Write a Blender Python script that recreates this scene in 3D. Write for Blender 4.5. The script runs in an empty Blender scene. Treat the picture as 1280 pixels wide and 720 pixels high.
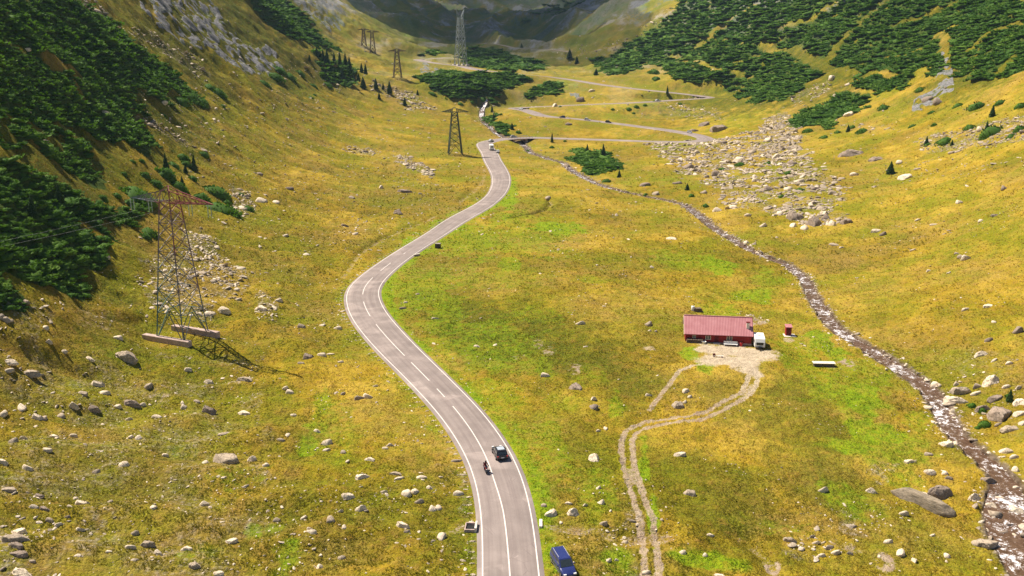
HAZE = 0.00005
sx_c, sy_c = -0.85, 0.50
EXPO = 0.78
import bpy, math, random
import numpy as np
from mathutils import Vector, Matrix
random.seed(7)
RS = np.random.RandomState(11)
SC = bpy.context.scene
COL = SC.collection

# ------------------------------------------------------------------ camera
CAMZ = 61.0
FPX = 1120.0
PITCH = math.radians(15.0)
cp_, sp_ = math.cos(PITCH), math.sin(PITCH)
cam = bpy.data.cameras.new('camera')
cam.lens = 36.0 * FPX / 1280.0
cam.sensor_width = 36.0
cam.clip_start = 1.0
cam.clip_end = 9000.0
camo = bpy.data.objects.new('camera', cam)
COL.objects.link(camo)
camo.location = (0, 0, CAMZ)
camo.rotation_euler = (math.radians(75.0), 0, 0)
SC.camera = camo

def ray(u, v):
    a = (np.asarray(u, float) - 640.0) / FPX
    b = (360.0 - np.asarray(v, float)) / FPX
    return a, cp_ + b * sp_, -sp_ + b * cp_

def project(x, y, z):
    dz = z - CAMZ
    f = y * cp_ - dz * sp_
    up = y * sp_ + dz * cp_
    return 640 + FPX * x / f, 360 - FPX * up / f, f

# ------------------------------------------------------------------ noise
def _hash(ix, iy, seed):
    h = (ix.astype(np.int64) * 374761393 + iy.astype(np.int64) * 668265263 + seed * 982451653) & 0xffffffff
    h = ((h ^ (h >> 13)) * 1274126177) & 0xffffffff
    h = h ^ (h >> 16)
    return (h & 0xffff).astype(np.float64) / 65535.0 * 6.2831853

def perlin(x, y, seed=0):
    x0 = np.floor(x); y0 = np.floor(y)
    fx = x - x0; fy = y - y0
    ux = fx * fx * fx * (fx * (fx * 6 - 15) + 10)
    uy = fy * fy * fy * (fy * (fy * 6 - 15) + 10)
    r = []
    for dy in (0, 1):
        for dx in (0, 1):
            a = _hash(x0 + dx, y0 + dy, seed)
            r.append(np.cos(a) * (fx - dx) + np.sin(a) * (fy - dy))
    return ((r[0] * (1 - ux) + r[1] * ux) * (1 - uy) + (r[2] * (1 - ux) + r[3] * ux) * uy) * 1.5

def sstep(a, b, x):
    t = np.clip((x - a) / (b - a), 0, 1)
    return t * t * (3 - 2 * t)

# ------------------------------------------------------------------ base height (thin plate spline)
CPS = []
def cz(u, v, z):
    a, b, c = ray(u, v)
    t = (z - CAMZ) / c
    CPS.append((a * t, b * t, z))
def ct(u, v, t):
    a, b, c = ray(u, v)
    CPS.append((a * t, b * t, CAMZ + c * t))
# left edge
cz(0, 720, 3); cz(0, 630, 4.5); cz(0, 540, 6.5); cz(0, 450, 11); cz(0, 360, 20); ct(0, 270, 178); ct(0, 180, 202); ct(0, 90, 230); ct(0, 0, 262)
cz(100, 600, 3); cz(100, 450, 7); cz(100, 360, 13.5); ct(100, 270, 206); ct(100, 180, 246); ct(100, 90, 292); ct(100, 0, 340)
cz(200, 720, 1); cz(200, 560, 2); cz(220, 425, 4); cz(200, 300, 13); ct(200, 180, 306); ct(200, 100, 365); ct(200, 40, 420); ct(200, 0, 455)
cz(320, 440, 2); cz(320, 330, 5); cz(320, 240, 12); ct(320, 170, 400); ct(320, 110, 480); ct(320, 50, 560); ct(320, 0, 620)
cz(400, 600, .6); cz(420, 440, 1); cz(400, 350, 2); cz(400, 250, 6.5); cz(400, 180, 14); ct(400, 110, 590); ct(400, 60, 700); ct(400, 0, 820)
cz(500, 320, 1.6); cz(500, 230, 4.5); cz(500, 170, 11); ct(500, 120, 640); ct(500, 80, 780); ct(480, 40, 1050)
# centre
cz(640, 720, 0); cz(600, 600, .3); cz(600, 480, .6); cz(600, 360, 1.2); cz(620, 250, 3); cz(606, 195, 5.6); cz(640, 173, 7); cz(610, 150, 9)
ct(600, 110, 680); ct(600, 85, 760); ct(640, 138, 625); ct(700, 97, 735); ct(570, 60, 980); ct(650, 60, 960); ct(620, 35, 1450); ct(520, 30, 1350); ct(700, 30, 1400)
cz(720, 600, 0); cz(720, 450, .6); cz(720, 330, 1.6); cz(700, 240, 3.6); cz(700, 175, 6.5); cz(760, 160, 10)
cz(850, 700, -1.2); cz(870, 560, -.6); cz(900, 430, .2); cz(880, 320, .9); cz(800, 270, 1.8)
# stream line
cz(1250, 660, -4.2); cz(1190, 530, -3.4); cz(1100, 440, -2.4); cz(1010, 350, -1.2); cz(870, 262, .2); cz(750, 228, 1.6); cz(690, 198, 3)
# right
cz(1000, 640, -1.8); cz(1050, 520, -1.6)
cz(1280, 640, -3.2); cz(1280, 540, 0); cz(1280, 450, 3); cz(1280, 360, 8); cz(1280, 270, 16); ct(1280, 180, 322); ct(1280, 120, 378); ct(1280, 60, 440); ct(1280, 0, 500)
cz(1150, 400, 1); cz(1150, 300, 5); cz(1150, 220, 12); ct(1150, 150, 430); ct(1150, 90, 505); ct(1150, 30, 575)
cz(1050, 300, 2.6); cz(1020, 230, 8); cz(1000, 180, 13); ct(1020, 130, 545); ct(1020, 70, 620); ct(1020, 0, 700)
cz(900, 230, 4.5); cz(880, 173, 11); cz(890, 121, 26); ct(880, 90, 700); ct(880, 40, 800); ct(880, 0, 880)
cz(800, 200, 5); ct(780, 112, 680); ct(770, 70, 850); ct(770, 30, 1080); ct(780, 0, 1250)
CPS += [(-150, 100, 26), (-220, 200, 95), (-330, 330, 170), (-380, 600, 240), (-430, 1000, 320), (-110, 60, 10),
        (115, 80, 2), (230, 190, 40), (340, 330, 110), (440, 600, 210), (450, 1000, 300), (120, 0, 3), (200, 90, 25),
        (0, 0, -2), (-60, 0, 3), (0, -120, -5), (0, 60, -.6), (-200, -60, 35), (250, -60, 35),
        (0, 1900, 118), (0, 2400, 230), (-60, 3000, 520), (600, 1500, 420), (-650, 1500, 430), (900, 2500, 640),
        (-900, 2500, 640), (0, 3600, 700), (-600, 600, 380), (650, 600, 330), (-500, 100, 190), (550, 100, 150),
        (-1500, 1500, 700), (1500, 1500, 700), (-1200, 0, 300), (1200, 0, 300), (0, -600, -20)]
P = np.array(CPS)
SCL = 100.0
def _k(r2):
    return 0.5 * r2 * np.log(r2 + 1e-9)
# work in a warped plane so far points weigh like near ones
def warp(x, y):
    yy = np.maximum(y, -250.0) + 330.0
    w = 400.0 / yy
    return x * w / SCL, 400.0 * np.log(yy) / SCL
px_, py_ = warp(P[:, 0], P[:, 1])
n_ = len(P)
_d2 = (px_[:, None] - px_[None]) ** 2 + (py_[:, None] - py_[None]) ** 2
A = np.zeros((n_ + 3, n_ + 3))
lam = 0.004
A[:n_, :n_] = _k(_d2) + lam * np.eye(n_)
A[:n_, n_] = 1; A[:n_, n_ + 1] = px_; A[:n_, n_ + 2] = py_
A[n_:, :n_] = A[:n_, n_:].T
# interpolate the height, scaled by distance
SD = np.maximum(P[:, 1], 40.0) + 150.0
rhs = np.zeros(n_ + 3); rhs[:n_] = P[:, 2] / SD
W = np.linalg.solve(A, rhs)
def tps(x, y):
    x = np.asarray(x, float); y = np.asarray(y, float)
    sh = x.shape
    x = x.ravel(); y = y.ravel()
    out = np.empty(len(x))
    CH = 60000
    for i in range(0, len(x), CH):
        wx, wy = warp(x[i:i + CH], y[i:i + CH])
        d2 = (wx[:, None] - px_[None]) ** 2 + (wy[:, None] - py_[None]) ** 2
        o = _k(d2) @ W[:n_] + W[n_] + W[n_ + 1] * wx + W[n_ + 2] * wy
        out[i:i + CH] = o * (np.maximum(y[i:i + CH], 40.0) + 150.0)
    return out.reshape(sh)

def macro(x, y):
    z = tps(x, y)
    steep = sstep(8, 60, z)
    far = sstep(250, 900, y)
    z = z + perlin(x / 75, y / 75, 1) * (0.5 + 3.0 * steep)
    z = z + perlin(x / 26, y / 30, 2) * (0.45 + 1.4 * steep)
    z = z + perlin(x / 210, y / 210, 3) * 9 * steep * sstep(350, 900, y)
    # gullies that run down the side slopes
    g = perlin((y + 0.35 * np.abs(x)) / 42, x / 260, 4)
    z = z - np.abs(g) * 5.0 * steep * (0.35 + far)
    hw_ = sstep(850, 1250, y)
    z = z + hw_ * ((1 - np.abs(perlin(x / 130 + y / 400, y / 260, 41))) ** 2 * 34 - 16 + perlin(x / 45, y / 70, 42) * 7)
    z = np.where(z > 240, 240 + 120 * (1 - np.exp(-np.maximum(z - 240, 0) / 120)), z)
    return z

# regular grid copy for tracing pixels onto the ground
GX0, GX1, GY0, GY1, GS = -900.0, 900.0, -60.0, 2600.0, 4.0
gxs = np.arange(GX0, GX1 + .1, GS); gys = np.arange(GY0, GY1 + .1, GS)
GXm, GYm = np.meshgrid(gxs, gys)
GRID = macro(GXm, GYm)
def gsample(x, y, G=None):
    G = GRID if G is None else G
    fx = np.clip((x - GX0) / GS, 0, len(gxs) - 1.001); fy = np.clip((y - GY0) / GS, 0, len(gys) - 1.001)
    ix = fx.astype(int); iy = fy.astype(int); fx = fx - ix; fy = fy - iy
    return (G[iy, ix] * (1 - fx) + G[iy, ix + 1] * fx) * (1 - fy) + (G[iy + 1, ix] * (1 - fx) + G[iy + 1, ix + 1] * fx) * fy

def trace(u, v, lift=0.0):
    """point of the ground seen along a view ray"""
    u = np.atleast_1d(np.asarray(u, float)); v = np.atleast_1d(np.asarray(v, float))
    a, b, c = ray(u, v)
    ts = np.concatenate([np.arange(60, 400, 3.0), np.arange(400, 2400, 6.0)])
    X = a[:, None] * ts; Y = b[:, None] * ts; Z = CAMZ + c[:, None] * ts
    below = Z < gsample(X, Y) + lift
    k = np.argmax(below, axis=1)
    ok = below.any(axis=1)
    k = np.where(ok, np.maximum(k, 1), len(ts) - 1)
    lo = ts[k - 1]; hi = ts[k]
    for _ in range(14):
        m = (lo + hi) / 2
        bl = (CAMZ + c * m) < gsample(a * m, b * m) + lift
        hi = np.where(bl, m, hi); lo = np.where(bl, lo, m)
    t = (lo + hi) / 2
    return a * t, b * t, t

def path_world(pts, step=2.0, smooth=3):
    pts = np.array(pts, float)
    x, y, _ = trace(pts[:, 0], pts[:, 1])
    return resample(np.stack([x, y], 1), step, smooth, pts[:, 2:] if pts.shape[1] > 2 else None)

def resample(p, step, smooth, extra=None):
    n = len(p)
    # catmull-rom in world space
    q = []; e = []
    for i in range(n - 1):
        p0 = p[max(i - 1, 0)]; p1 = p[i]; p2 = p[i + 1]; p3 = p[min(i + 2, n - 1)]
        m = max(2, int(np.hypot(*(p2 - p1)) / step))
        for k in range(m):
            t = k / m
            q.append(0.5 * ((2 * p1) + (-p0 + p2) * t + (2 * p0 - 5 * p1 + 4 * p2 - p3) * t * t + (-p0 + 3 * p1 - 3 * p2 + p3) * t ** 3))
            if extra is not None: e.append(extra[i] * (1 - t) + extra[i + 1] * t)
    q.append(p[-1])
    if extra is not None: e.append(extra[-1])
    q = np.array(q)
    for _ in range(smooth):
        r = q.copy(); r[1:-1] = (q[:-2] + 2 * q[1:-1] + q[2:]) / 4; q = r
    return (q, np.array(e)) if extra is not None else (q, None)

def smooth1(a, n):
    for _ in range(n):
        b = a.copy(); b[1:-1] = (a[:-2] + 2 * a[1:-1] + a[2:]) / 4; a = b
    return a
# ------------------------------------------------------------------ traced lines (y, left edge x, right edge x)
EDGE = [(760,603,678),(720,603.3,673),(690,604.5,670.5),(660,604,667.5),(640,602,663),(620,599.5,658.7),(600,595.5,654),(580,588.7,647.5),(560,579,636),
 (540,565,621.5),(520,551,607.5),(500,535,588.5),(480,516,569),(460,496,549.5),(440,476,527.5),(420,456,508),(400,440,488.7),(385,434,478),(370,432.5,471.7),
 (360,434.5,473),(350,443,481),(340,456,489),(330,470,500),(320,484,513),(310,501,530),(300,520,547),(290,537,562),(280,551,578),(270,567,594),(260,585,610),
 (250,602,622),(240,611.5,632),(230,615.5,637),(220,616,635.5),(210,612.5,629.5),(200,608,624),(190,604,619)]
mid = [((l + r) / 2, y) for y, l, r in EDGE]
FARROAD = [(606,183.5),(605,179.5),(611,177),(622,175.6),(640,174),(660,173.2),(690,173),(730,174.4),(780,176.3),(830,177.8),(868,176.5),(884,173),(878,169.3),(850,165.4),(820,161.3),(770,154.8),
 (720,148.4),(680,142.8),(655,139),(640,137.3),(633,135.6),(642,134.2),(665,133.5),(700,132),(740,130),(790,128.2),(840,126.4),(880,124.2),(893,121.6),(884,119.4),(850,116.6),
 (800,111.6),(760,107.4),(730,103.2),(700,98),(680,94.8),(655,92),(620,89),(600,87),(575,83.5),(555,80.6),(535,76.6),(519,73.2),(524,71.6),(545,72.6),(560,72)]
q_near, _ = path_world(mid, 2.0, 6)
q_far, _ = path_world(FARROAD, 2.0, 8)
road_xy, _ = resample(np.concatenate([q_near[::3], q_far[3::3]]), 2.0, 8)
# widths on the near part from both traced edges
def poly_dist(px, py, line):
    best = np.full(px.shape, 1e9); prm = np.zeros(px.shape)
    for i in range(len(line) - 1):
        ax, ay = line[i]; bx, by = line[i + 1]
        dx, dy = bx - ax, by - ay; L2 = dx * dx + dy * dy + 1e-9
        t = np.clip(((px - ax) * dx + (py - ay) * dy) / L2, 0, 1)
        d = (px - ax - t * dx) ** 2 + (py - ay - t * dy) ** 2
        m = d < best
        best = np.where(m, d, best); prm = np.where(m, i + t, prm)
    return np.sqrt(best), prm
Lx, Ly, _ = trace([e[1] for e in EDGE], [e[0] for e in EDGE])
Rx, Ry, _ = trace([e[2] for e in EDGE], [e[0] for e in EDGE])
dl, _ = poly_dist(road_xy[:, 0], road_xy[:, 1], np.stack([Lx, Ly], 1))
dr, _ = poly_dist(road_xy[:, 0], road_xy[:, 1], np.stack([Rx, Ry], 1))
nn = len(road_xy)
wid = np.clip((dl + dr) / 2, 2.6, 4.4)          # half width between the edge lines
fade = sstep(380, 450, road_xy[:, 1])
wid = wid * (1 - fade) + 4.2 * fade
wid = smooth1(wid, 60)
road_half = wid
print('road half width', wid[:200:20].round(2), 'n', nn)
road_z = gsample(road_xy[:, 0], road_xy[:, 1])
road_z = smooth1(road_z, 260)
# upper road far away
up_xy, _ = path_world([(590,53),(610,55.5),(640,58),(665,60.5),(690,62.5),(712,65)], 4.0, 8)
up_z = smooth1(gsample(up_xy[:, 0], up_xy[:, 1]), 60)

STREAM = [(606,122,1.4),(608,130,1.6),(602,140,1.8),(606,149,1.8),(612,157,1.8),(622,165,1.8),(636,171,1.8),(650,174,1.8),(658,182,1.8),(664,190,1.8),(682,197,1.6),(703,203,1.6),(714,212,1.8),(728,220,1.9),(752,231,1.3),(777,237,1.2),(815,245,1.2),(840,251,1.3),
 (857,257,1.6),(872,267,1.9),(890,280,1.6),(915,294,1.8),(935,307,1.5),(957,320,1.2),(980,328,1.2),(1000,342,1.4),(1010,355,1.5),(1014,365,1.6),(1027,385,1.8),(1042,407,1.8),
 (1067,424,1.8),(1095,440,1.8),(1120,456,1.9),(1142,470,2.0),(1162,485,2.3),(1172,500,1.9),(1185,525,1.9),(1197,545,1.7),(1222,562,1.8),(1247,582,2.0),(1260,605,2.5),(1256,640,3.2),(1258,665,3.0),(1270,690,2.6),(1285,712,2.6),(1310,760,2.6)]
st_xy, st_w = path_world([(a, b, c) for a, b, c in STREAM], 1.5, 5)
st_w = st_w[:, 0] * .80
st_z = gsample(st_xy[:, 0], st_xy[:, 1])
st_z = smooth1(st_z, 40)
st_z = np.minimum.accumulate(st_z) - 0.5         # water only runs down
st_z = smooth1(st_z, 6)

_kb = np.nonzero((road_xy[:, 1] > 430) & (np.arange(nn) < nn * .5))[0]
_dd, _pr = poly_dist(road_xy[_kb, 0], road_xy[_kb, 1], st_xy)
_ib = _kb[int(np.argmin(_dd))]; _js = int(_pr[int(np.argmin(_dd))])
_al = np.concatenate([[0], np.cumsum(np.hypot(*np.diff(road_xy, axis=0).T))]); road_z = road_z + 1.0 * np.exp(-((_al - _al[_ib]) / 22) ** 2)
_as = np.concatenate([[0], np.cumsum(np.hypot(*np.diff(st_xy, axis=0).T))])
_tgt = min(st_z[_js], road_z[_ib] - 3.0)
st_z = st_z - max(0, st_z[_js] - _tgt) * np.exp(-((_as - _as[_js]) / 30) ** 2)
st_z = smooth1(np.minimum.accumulate(st_z), 4)
print('bridge at', road_xy[_ib], 'road', road_z[_ib], 'stream', st_z[_js])
TRACK = [(816,740),(814,700),(811,665),(803,635),(792,602),(785,577),(783,552),(786,540),(800,531),(825,525.5),(852,524),(877,519),(902,509),(917,501),(932,490),(940,479),(941,467),(938,455),(930,446)]
tr_xy, _ = path_world(TRACK, 1.0, 6)
PATHL = [(884,450),(866,459),(850,465),(838,478),(826,494),(812,512)]
pa_xy, _ = path_world(PATHL, 1.0, 4)
# little gullies, banks and ditches: (pixels, half width m, depth m)
GULLY = [([(-40,425),(0,434),(60,450),(110,466),(150,484),(200,503),(230,516)], 1.5, .65),
         ([(677,664),(700,667),(740,668),(790,671),(830,668)], 2.0, 1.1),
         ([(586,756),(586,720),(585,690),(585,660),(584,630),(578,600),(566,570),(548,540),(525,508),(500,480),(470,447)], .7, .4),
         ([(430,345),(450,315),(480,297),(515,283),(545,270)], 1.2, 1.0),
         ([(573,252),(590,240),(603,228),(606,212)], 1.5, 1.6),
         ([(540,658),(560,659),(592,660)], 1.6, 1.1),
         ([(930,668),(950,690),(965,712),(990,740)], 1.5, .8),
         ([(668,246),(690,252),(672,266),(640,272)], 1.2, 1.2),
         ([(620,470),(660,478),(700,500),(720,520)], 1.5, .5),
         ([(150,370),(190,392),(150,398),(100,384)], 1.0, .5)]
gully_w = [(path_world(g, 2.0, 2)[0], w, d) for g, w, d in GULLY]

def near_path(x, y, line, reach):
    """distance and parameter of the nearest point of a polyline, only worked out near it"""
    best = np.full(x.shape, 1e9); prm = np.zeros(x.shape)
    n = len(line); B = 12
    for s in range(0, n - 1, B):
        seg = line[s:min(s + B + 1, n)]
        m = np.nonzero((x > seg[:, 0].min() - reach) & (x < seg[:, 0].max() + reach) & (y > seg[:, 1].min() - reach) & (y < seg[:, 1].max() + reach))[0]
        if len(m) == 0: continue
        d, p = poly_dist(x[m], y[m], seg)
        k = d < best[m]
        best[m[k]] = d[k]; prm[m[k]] = p[k] + s
    return best, prm

def lerp_at(arr, prm):
    return np.interp(prm, np.arange(len(arr)), arr)

# flat spots: (u, v, radius m)
FLATS = [(900, 432, 10.0), (944, 436, 4.0), (986, 418, 2.0), (1031, 456, 3.0)]
flat_w = []
for u, v, r in FLATS + [(226, 424, 5.5)]:
    x, y, _ = trace(u, v); flat_w.append((x[0], y[0], r))
_fx, _fy, _fr = flat_w[0]
FLAT0Z = float(gsample(np.array([_fx]), np.array([_fy]))[0])

def shape_ground(x, y, z, fine=True):
    x = np.asarray(x, float); y = np.asarray(y, float); sh = x.shape
    x = x.ravel(); y = y.ravel(); z = np.asarray(z, float).ravel().copy()
    masks = {}
    dR, pR = near_path(x, y, road_xy, 40)
    hw = lerp_at(road_half, pR); rz = lerp_at(road_z, pR)
    dU, pU = near_path(x, y, up_xy, 40)
    dS, pS = near_path(x, y, st_xy, 30)
    dT, pT = near_path(x, y, tr_xy, 20)
    dP, pP = near_path(x, y, pa_xy, 10)
    dG = []
    for g, w, d in gully_w:
        dd, _ = near_path(x, y, g, 12)
        wob = 1 + 0.35 * perlin(x / 5, y / 5, 77)
        k = np.exp(-(dd / (w * wob)) ** 2)
        dG.append(k * min(1, d)); z -= d * k
        z += .3 * d * np.exp(-((dd - 2.2 * w) / w) ** 2) * (dd < 12)
    masks['gully'] = np.max(dG, axis=0)
    steep = sstep(8, 60, z)
    if fine:
        off = sstep(4, 12, dR)
        side_l = sstep(-.1, -.3, x / np.maximum(y, 60))
        terr = perlin(x / 16 + y / 40, y / 7 - x / 30, 11)
        z = z + terr * (.30 + .85 * side_l + .5 * steep) * off
        z = z + perlin(x / 9, y / 9, 5) * (.42 + .35 * side_l + .7 * steep) * off
        z = z + perlin(x / 3.4, y / 3.4, 6) * (.22 + .35 * steep) * off
        z = z + perlin(x / 1.3, y / 1.3, 8) * .13 * sstep(4, 7, dR)
        z = z + np.abs(perlin(x / .62, y / .62, 9)) * .16 * sstep(4, 6, dR)
    for fx, fy, fr in flat_w:
        dd = np.hypot(x - fx, y - fy)
        k = 1 - sstep(fr, fr + 7, dd)
        z0 = float(gsample(np.array([fx]), np.array([fy]))[0])
        z = z * (1 - k) + z0 * k
    # road bench
    k = 1 - sstep(hw + 1.6, hw + 11 + .02 * y, dR)
    z = z * (1 - k) + (rz - .12) * k
    k = 1 - sstep(hw + .3, hw + 1.3, dR)
    z = np.where(k > 0, z * (1 - k) + (rz - .16) * k, z)
    k = 1 - sstep(5, 14, dU)
    z = z * (1 - k) + (lerp_at(up_z, pU) - .2) * k
    # stream bed
    ww = lerp_at(st_w, pS); wz = lerp_at(st_z, pS)
    kb = 1 - sstep(ww + .6, ww + 9, dS)
    z = z * (1 - kb) + np.minimum(z, wz + .55) * kb
    wob = .8 * perlin(x / 2.2, y / 2.2, 31)
    kb = 1 - sstep(ww - .3 + wob, ww + .7 + wob, dS)
    z = z * (1 - kb) + (wz - .35 + .3 * perlin(x / .9, y / .9, 32)) * kb
    # cart track
    k = 1 - sstep(1.6, 3.5, dT)
    z = z - .10 * k
    masks.update(dR=dR, hw=hw, dS=dS, ww=ww, dT=dT, pT=pT, pR=pR, dP=dP, pS=pS, dU=dU)
    return z.reshape(sh), masks

def ground(x, y):
    x = np.atleast_1d(np.asarray(x, float)); y = np.atleast_1d(np.asarray(y, float))
    return shape_ground(x, y, macro(x, y))[0]

# trace against the shaped ground from here on
GRID = shape_ground(GXm, GYm, GRID, fine=False)[0]

def at(u, v):
    x, y, t = trace(u, v)
    z = ground(x, y)
    return float(x[0]), float(y[0]), float(z[0]), float(t[0])
def ppm(t):           # pixels of the photograph per metre
    return FPX / t

def in_poly(x, y, poly):
    r = np.zeros(x.shape, bool)
    j = len(poly) - 1
    for i in range(len(poly)):
        xi, yi = poly[i]; xj, yj = poly[j]
        c = ((yi > y) != (yj > y)) & (x < (xj - xi) * (y - yi) / (yj - yi + 1e-12) + xi)
        r ^= c; j = i
    return r
def wpoly(pts):
    pts = np.array(pts, float)
    # densify, then lay on the ground
    out = []
    n = len(pts)
    for i in range(n):
        a = pts[i]; b = pts[(i + 1) % n]
        for k in range(4): out.append(a + (b - a) * k / 4)
    out = np.array(out)
    x, y, _ = trace(out[:, 0], out[:, 1])
    return np.stack([x, y], 1)
def blob(u, v, ru, rv):
    x, y, t = trace([u, u, u], [v, v - rv, v + rv])
    ry = math.hypot(x[1] - x[2], y[1] - y[2]) / 2
    c = (x[0], y[0])
    d = np.array([x[1] - x[2], y[1] - y[2]]); d /= (np.hypot(*d) + 1e-9)
    return c, d, ru / ppm(t[0]), ry
def blob_field(x, y, blobs, seed=50):
    out = np.zeros(x.shape)
    nz = perlin(x / 7, y / 7, seed) * .45 + perlin(x / 2.5, y / 2.5, seed + 1) * .35
    for bl in blobs:
        u, v, ru, rv = bl[:4]; s = bl[4] if len(bl) > 4 else 1
        c, d, rx, ry = blob(u, v, ru, rv)
        R = max(rx, ry) * 1.8
        m = np.nonzero((np.abs(x - c[0]) < R) & (np.abs(y - c[1]) < R))[0]
        dx = x[m] - c[0]; dy = y[m] - c[1]
        a = (dx * d[0] + dy * d[1]) / ry; b = (dx * -d[1] + dy * d[0]) / rx
        q = np.sqrt(a * a + b * b) + nz[m]
        out[m] = np.maximum(out[m], s * (1 - sstep(.55, 1.25, q)))
    return out
# ------------------------------------------------------------------ object helpers
def new_mesh(name, V, F, mat=None, smooth=False):
    me = bpy.data.meshes.new(name)
    V = np.asarray(V, dtype=np.float32)
    if isinstance(F, np.ndarray):
        k = F.shape[1]; nf = len(F)
        me.vertices.add(len(V)); me.vertices.foreach_set('co', V.ravel())
        me.loops.add(nf * k); me.loops.foreach_set('vertex_index', F.astype(np.int32).ravel())
        me.polygons.add(nf); me.polygons.foreach_set('loop_start', np.arange(0, nf * k, k, dtype=np.int32))
        me.polygons.foreach_set('loop_total', np.full(nf, k, dtype=np.int32))
        if smooth: me.polygons.foreach_set('use_smooth', np.ones(nf, dtype=bool))
        me.update(calc_edges=True)
    else:
        me.from_pydata([tuple(map(float, v)) for v in V], [], F)
        if smooth: me.polygons.foreach_set('use_smooth', np.ones(len(me.polygons), dtype=bool))
        me.update()
    if mat: me.materials.append(mat)
    return me
def link(name, me, parent=None, label=None, cat=None, group=None, kind=None, loc=None):
    o = bpy.data.objects.new(name, me); COL.objects.link(o)
    if parent is not None: o.parent = parent
    if loc is not None: o.location = loc
    if label: o['label'] = label
    if cat: o['category'] = cat
    if group: o['group'] = group
    if kind: o['kind'] = kind
    return o
def thing(name, label, cat, loc=(0, 0, 0), rz=0.0, group=None, pitch=0.0):
    o = link(name, None, None, label, cat, group, None, loc)
    o.rotation_euler = (pitch, 0, rz)
    return o
def add_attr(me, name, arr):
    a = me.attributes.new(name, 'FLOAT', 'POINT')
    a.data.foreach_set('value', np.asarray(arr, dtype=np.float32))

# ------------------------------------------------------------------ node helpers
class NT:
    def __init__(s, name):
        s.m = bpy.data.materials.new(name); s.m.use_nodes = True
        s.t = s.m.node_tree; s.n = s.t.nodes; s.n.clear()
        s.out = s.n.new('ShaderNodeOutputMaterial'); s.b = s.n.new('ShaderNodeBsdfPrincipled')
        s.t.links.new(s.b.outputs[0], s.out.inputs[0])
        s.tc = s.n.new('ShaderNodeTexCoord')
        s.b.inputs['Roughness'].default_value = .85
        s.b.inputs['Specular IOR Level'].default_value = .2
    def L(s, a, b): s.t.links.new(a, b)
    def noise(s, scale, detail=3, rough=.55, vec=None, dist=0):
        n = s.n.new('ShaderNodeTexNoise'); n.inputs['Scale'].default_value = scale; n.inputs['Detail'].default_value = detail
        n.inputs['Roughness'].default_value = rough; n.inputs['Distortion'].default_value = dist
        s.L(vec or s.tc.outputs['Object'], n.inputs['Vector']); return n.outputs['Fac']
    def vor(s, scale, feature='F1', vec=None, out='Distance'):
        n = s.n.new('ShaderNodeTexVoronoi'); n.feature = feature; n.inputs['Scale'].default_value = scale
        s.L(vec or s.tc.outputs['Object'], n.inputs['Vector']); return n.outputs[out]
    def mapping(s, scale=(1, 1, 1), rot=(0, 0, 0), vec=None):
        n = s.n.new('ShaderNodeMapping'); n.inputs['Scale'].default_value = scale; n.inputs['Rotation'].default_value = rot
        s.L(vec or s.tc.outputs['Object'], n.inputs['Vector']); return n.outputs[0]
    def ramp(s, fac, stops):
        n = s.n.new('ShaderNodeValToRGB'); r = n.color_ramp
        while len(r.elements) > len(stops): r.elements.remove(r.elements[-1])
        while len(r.elements) < len(stops): r.elements.new(.5)
        for e, (p, c) in zip(r.elements, stops):
            e.position = p; e.color = (c[0], c[1], c[2], 1) if isinstance(c, (tuple, list)) else (c, c, c, 1)
        s.L(fac, n.inputs[0]); return n.outputs[0]
    def rng(s, fac, a, b, lo=0., hi=1.):
        n = s.n.new('ShaderNodeMapRange'); n.inputs[1].default_value = a; n.inputs[2].default_value = b
        n.inputs[3].default_value = lo; n.inputs[4].default_value = hi; n.clamp = True
        s.L(fac, n.inputs[0]); return n.outputs[0]
    def mix(s, fac, a, b, mode='MIX'):
        n = s.n.new('ShaderNodeMix'); n.data_type = 'RGBA'; n.blend_type = mode
        for sock, val in ((n.inputs[0], fac), (n.inputs[6], a), (n.inputs[7], b)):
            if isinstance(val, (int, float)): sock.default_value = val
            elif isinstance(val, tuple): sock.default_value = (*val, 1)
            else: s.L(val, sock)
        return n.outputs[2]
    def math(s, op, a, b=None, clamp=False):
        n = s.n.new('ShaderNodeMath'); n.operation = op; n.use_clamp = clamp
        for i, val in enumerate((a, b)):
            if val is None: continue
            if isinstance(val, (int, float)): n.inputs[i].default_value = val
            else: s.L(val, n.inputs[i])
        return n.outputs[0]
    def attr(s, name):
        n = s.n.new('ShaderNodeAttribute'); n.attribute_name = name; return n.outputs['Fac']
    def bump(s, h, strength=.5, dist=.1):
        n = s.n.new('ShaderNodeBump'); n.inputs['Strength'].default_value = strength; n.inputs['Distance'].default_value = dist
        s.L(h, n.inputs['Height']); s.L(n.outputs[0], s.b.inputs['Normal'])
    def col(s, c):
        if isinstance(c, tuple): s.b.inputs['Base Color'].default_value = (*c, 1)
        else: s.L(c, s.b.inputs['Base Color'])
    def rough(s, r): s.b.inputs['Roughness'].default_value = r
    def spec(s, r): s.b.inputs['Specular IOR Level'].default_value = r

def simple(name, c, rough=.6, spec=.4, metal=0., var=.12, scale=6.0):
    t = NT(name)
    n = t.noise(scale, 4)
    t.col(t.mix(t.rng(n, .3, .7), tuple(x * (1 - var) for x in c), tuple(min(1, x * (1 + var)) for x in c)))
    t.rough(rough); t.spec(spec); t.b.inputs['Metallic'].default_value = metal
    return t.m

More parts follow.
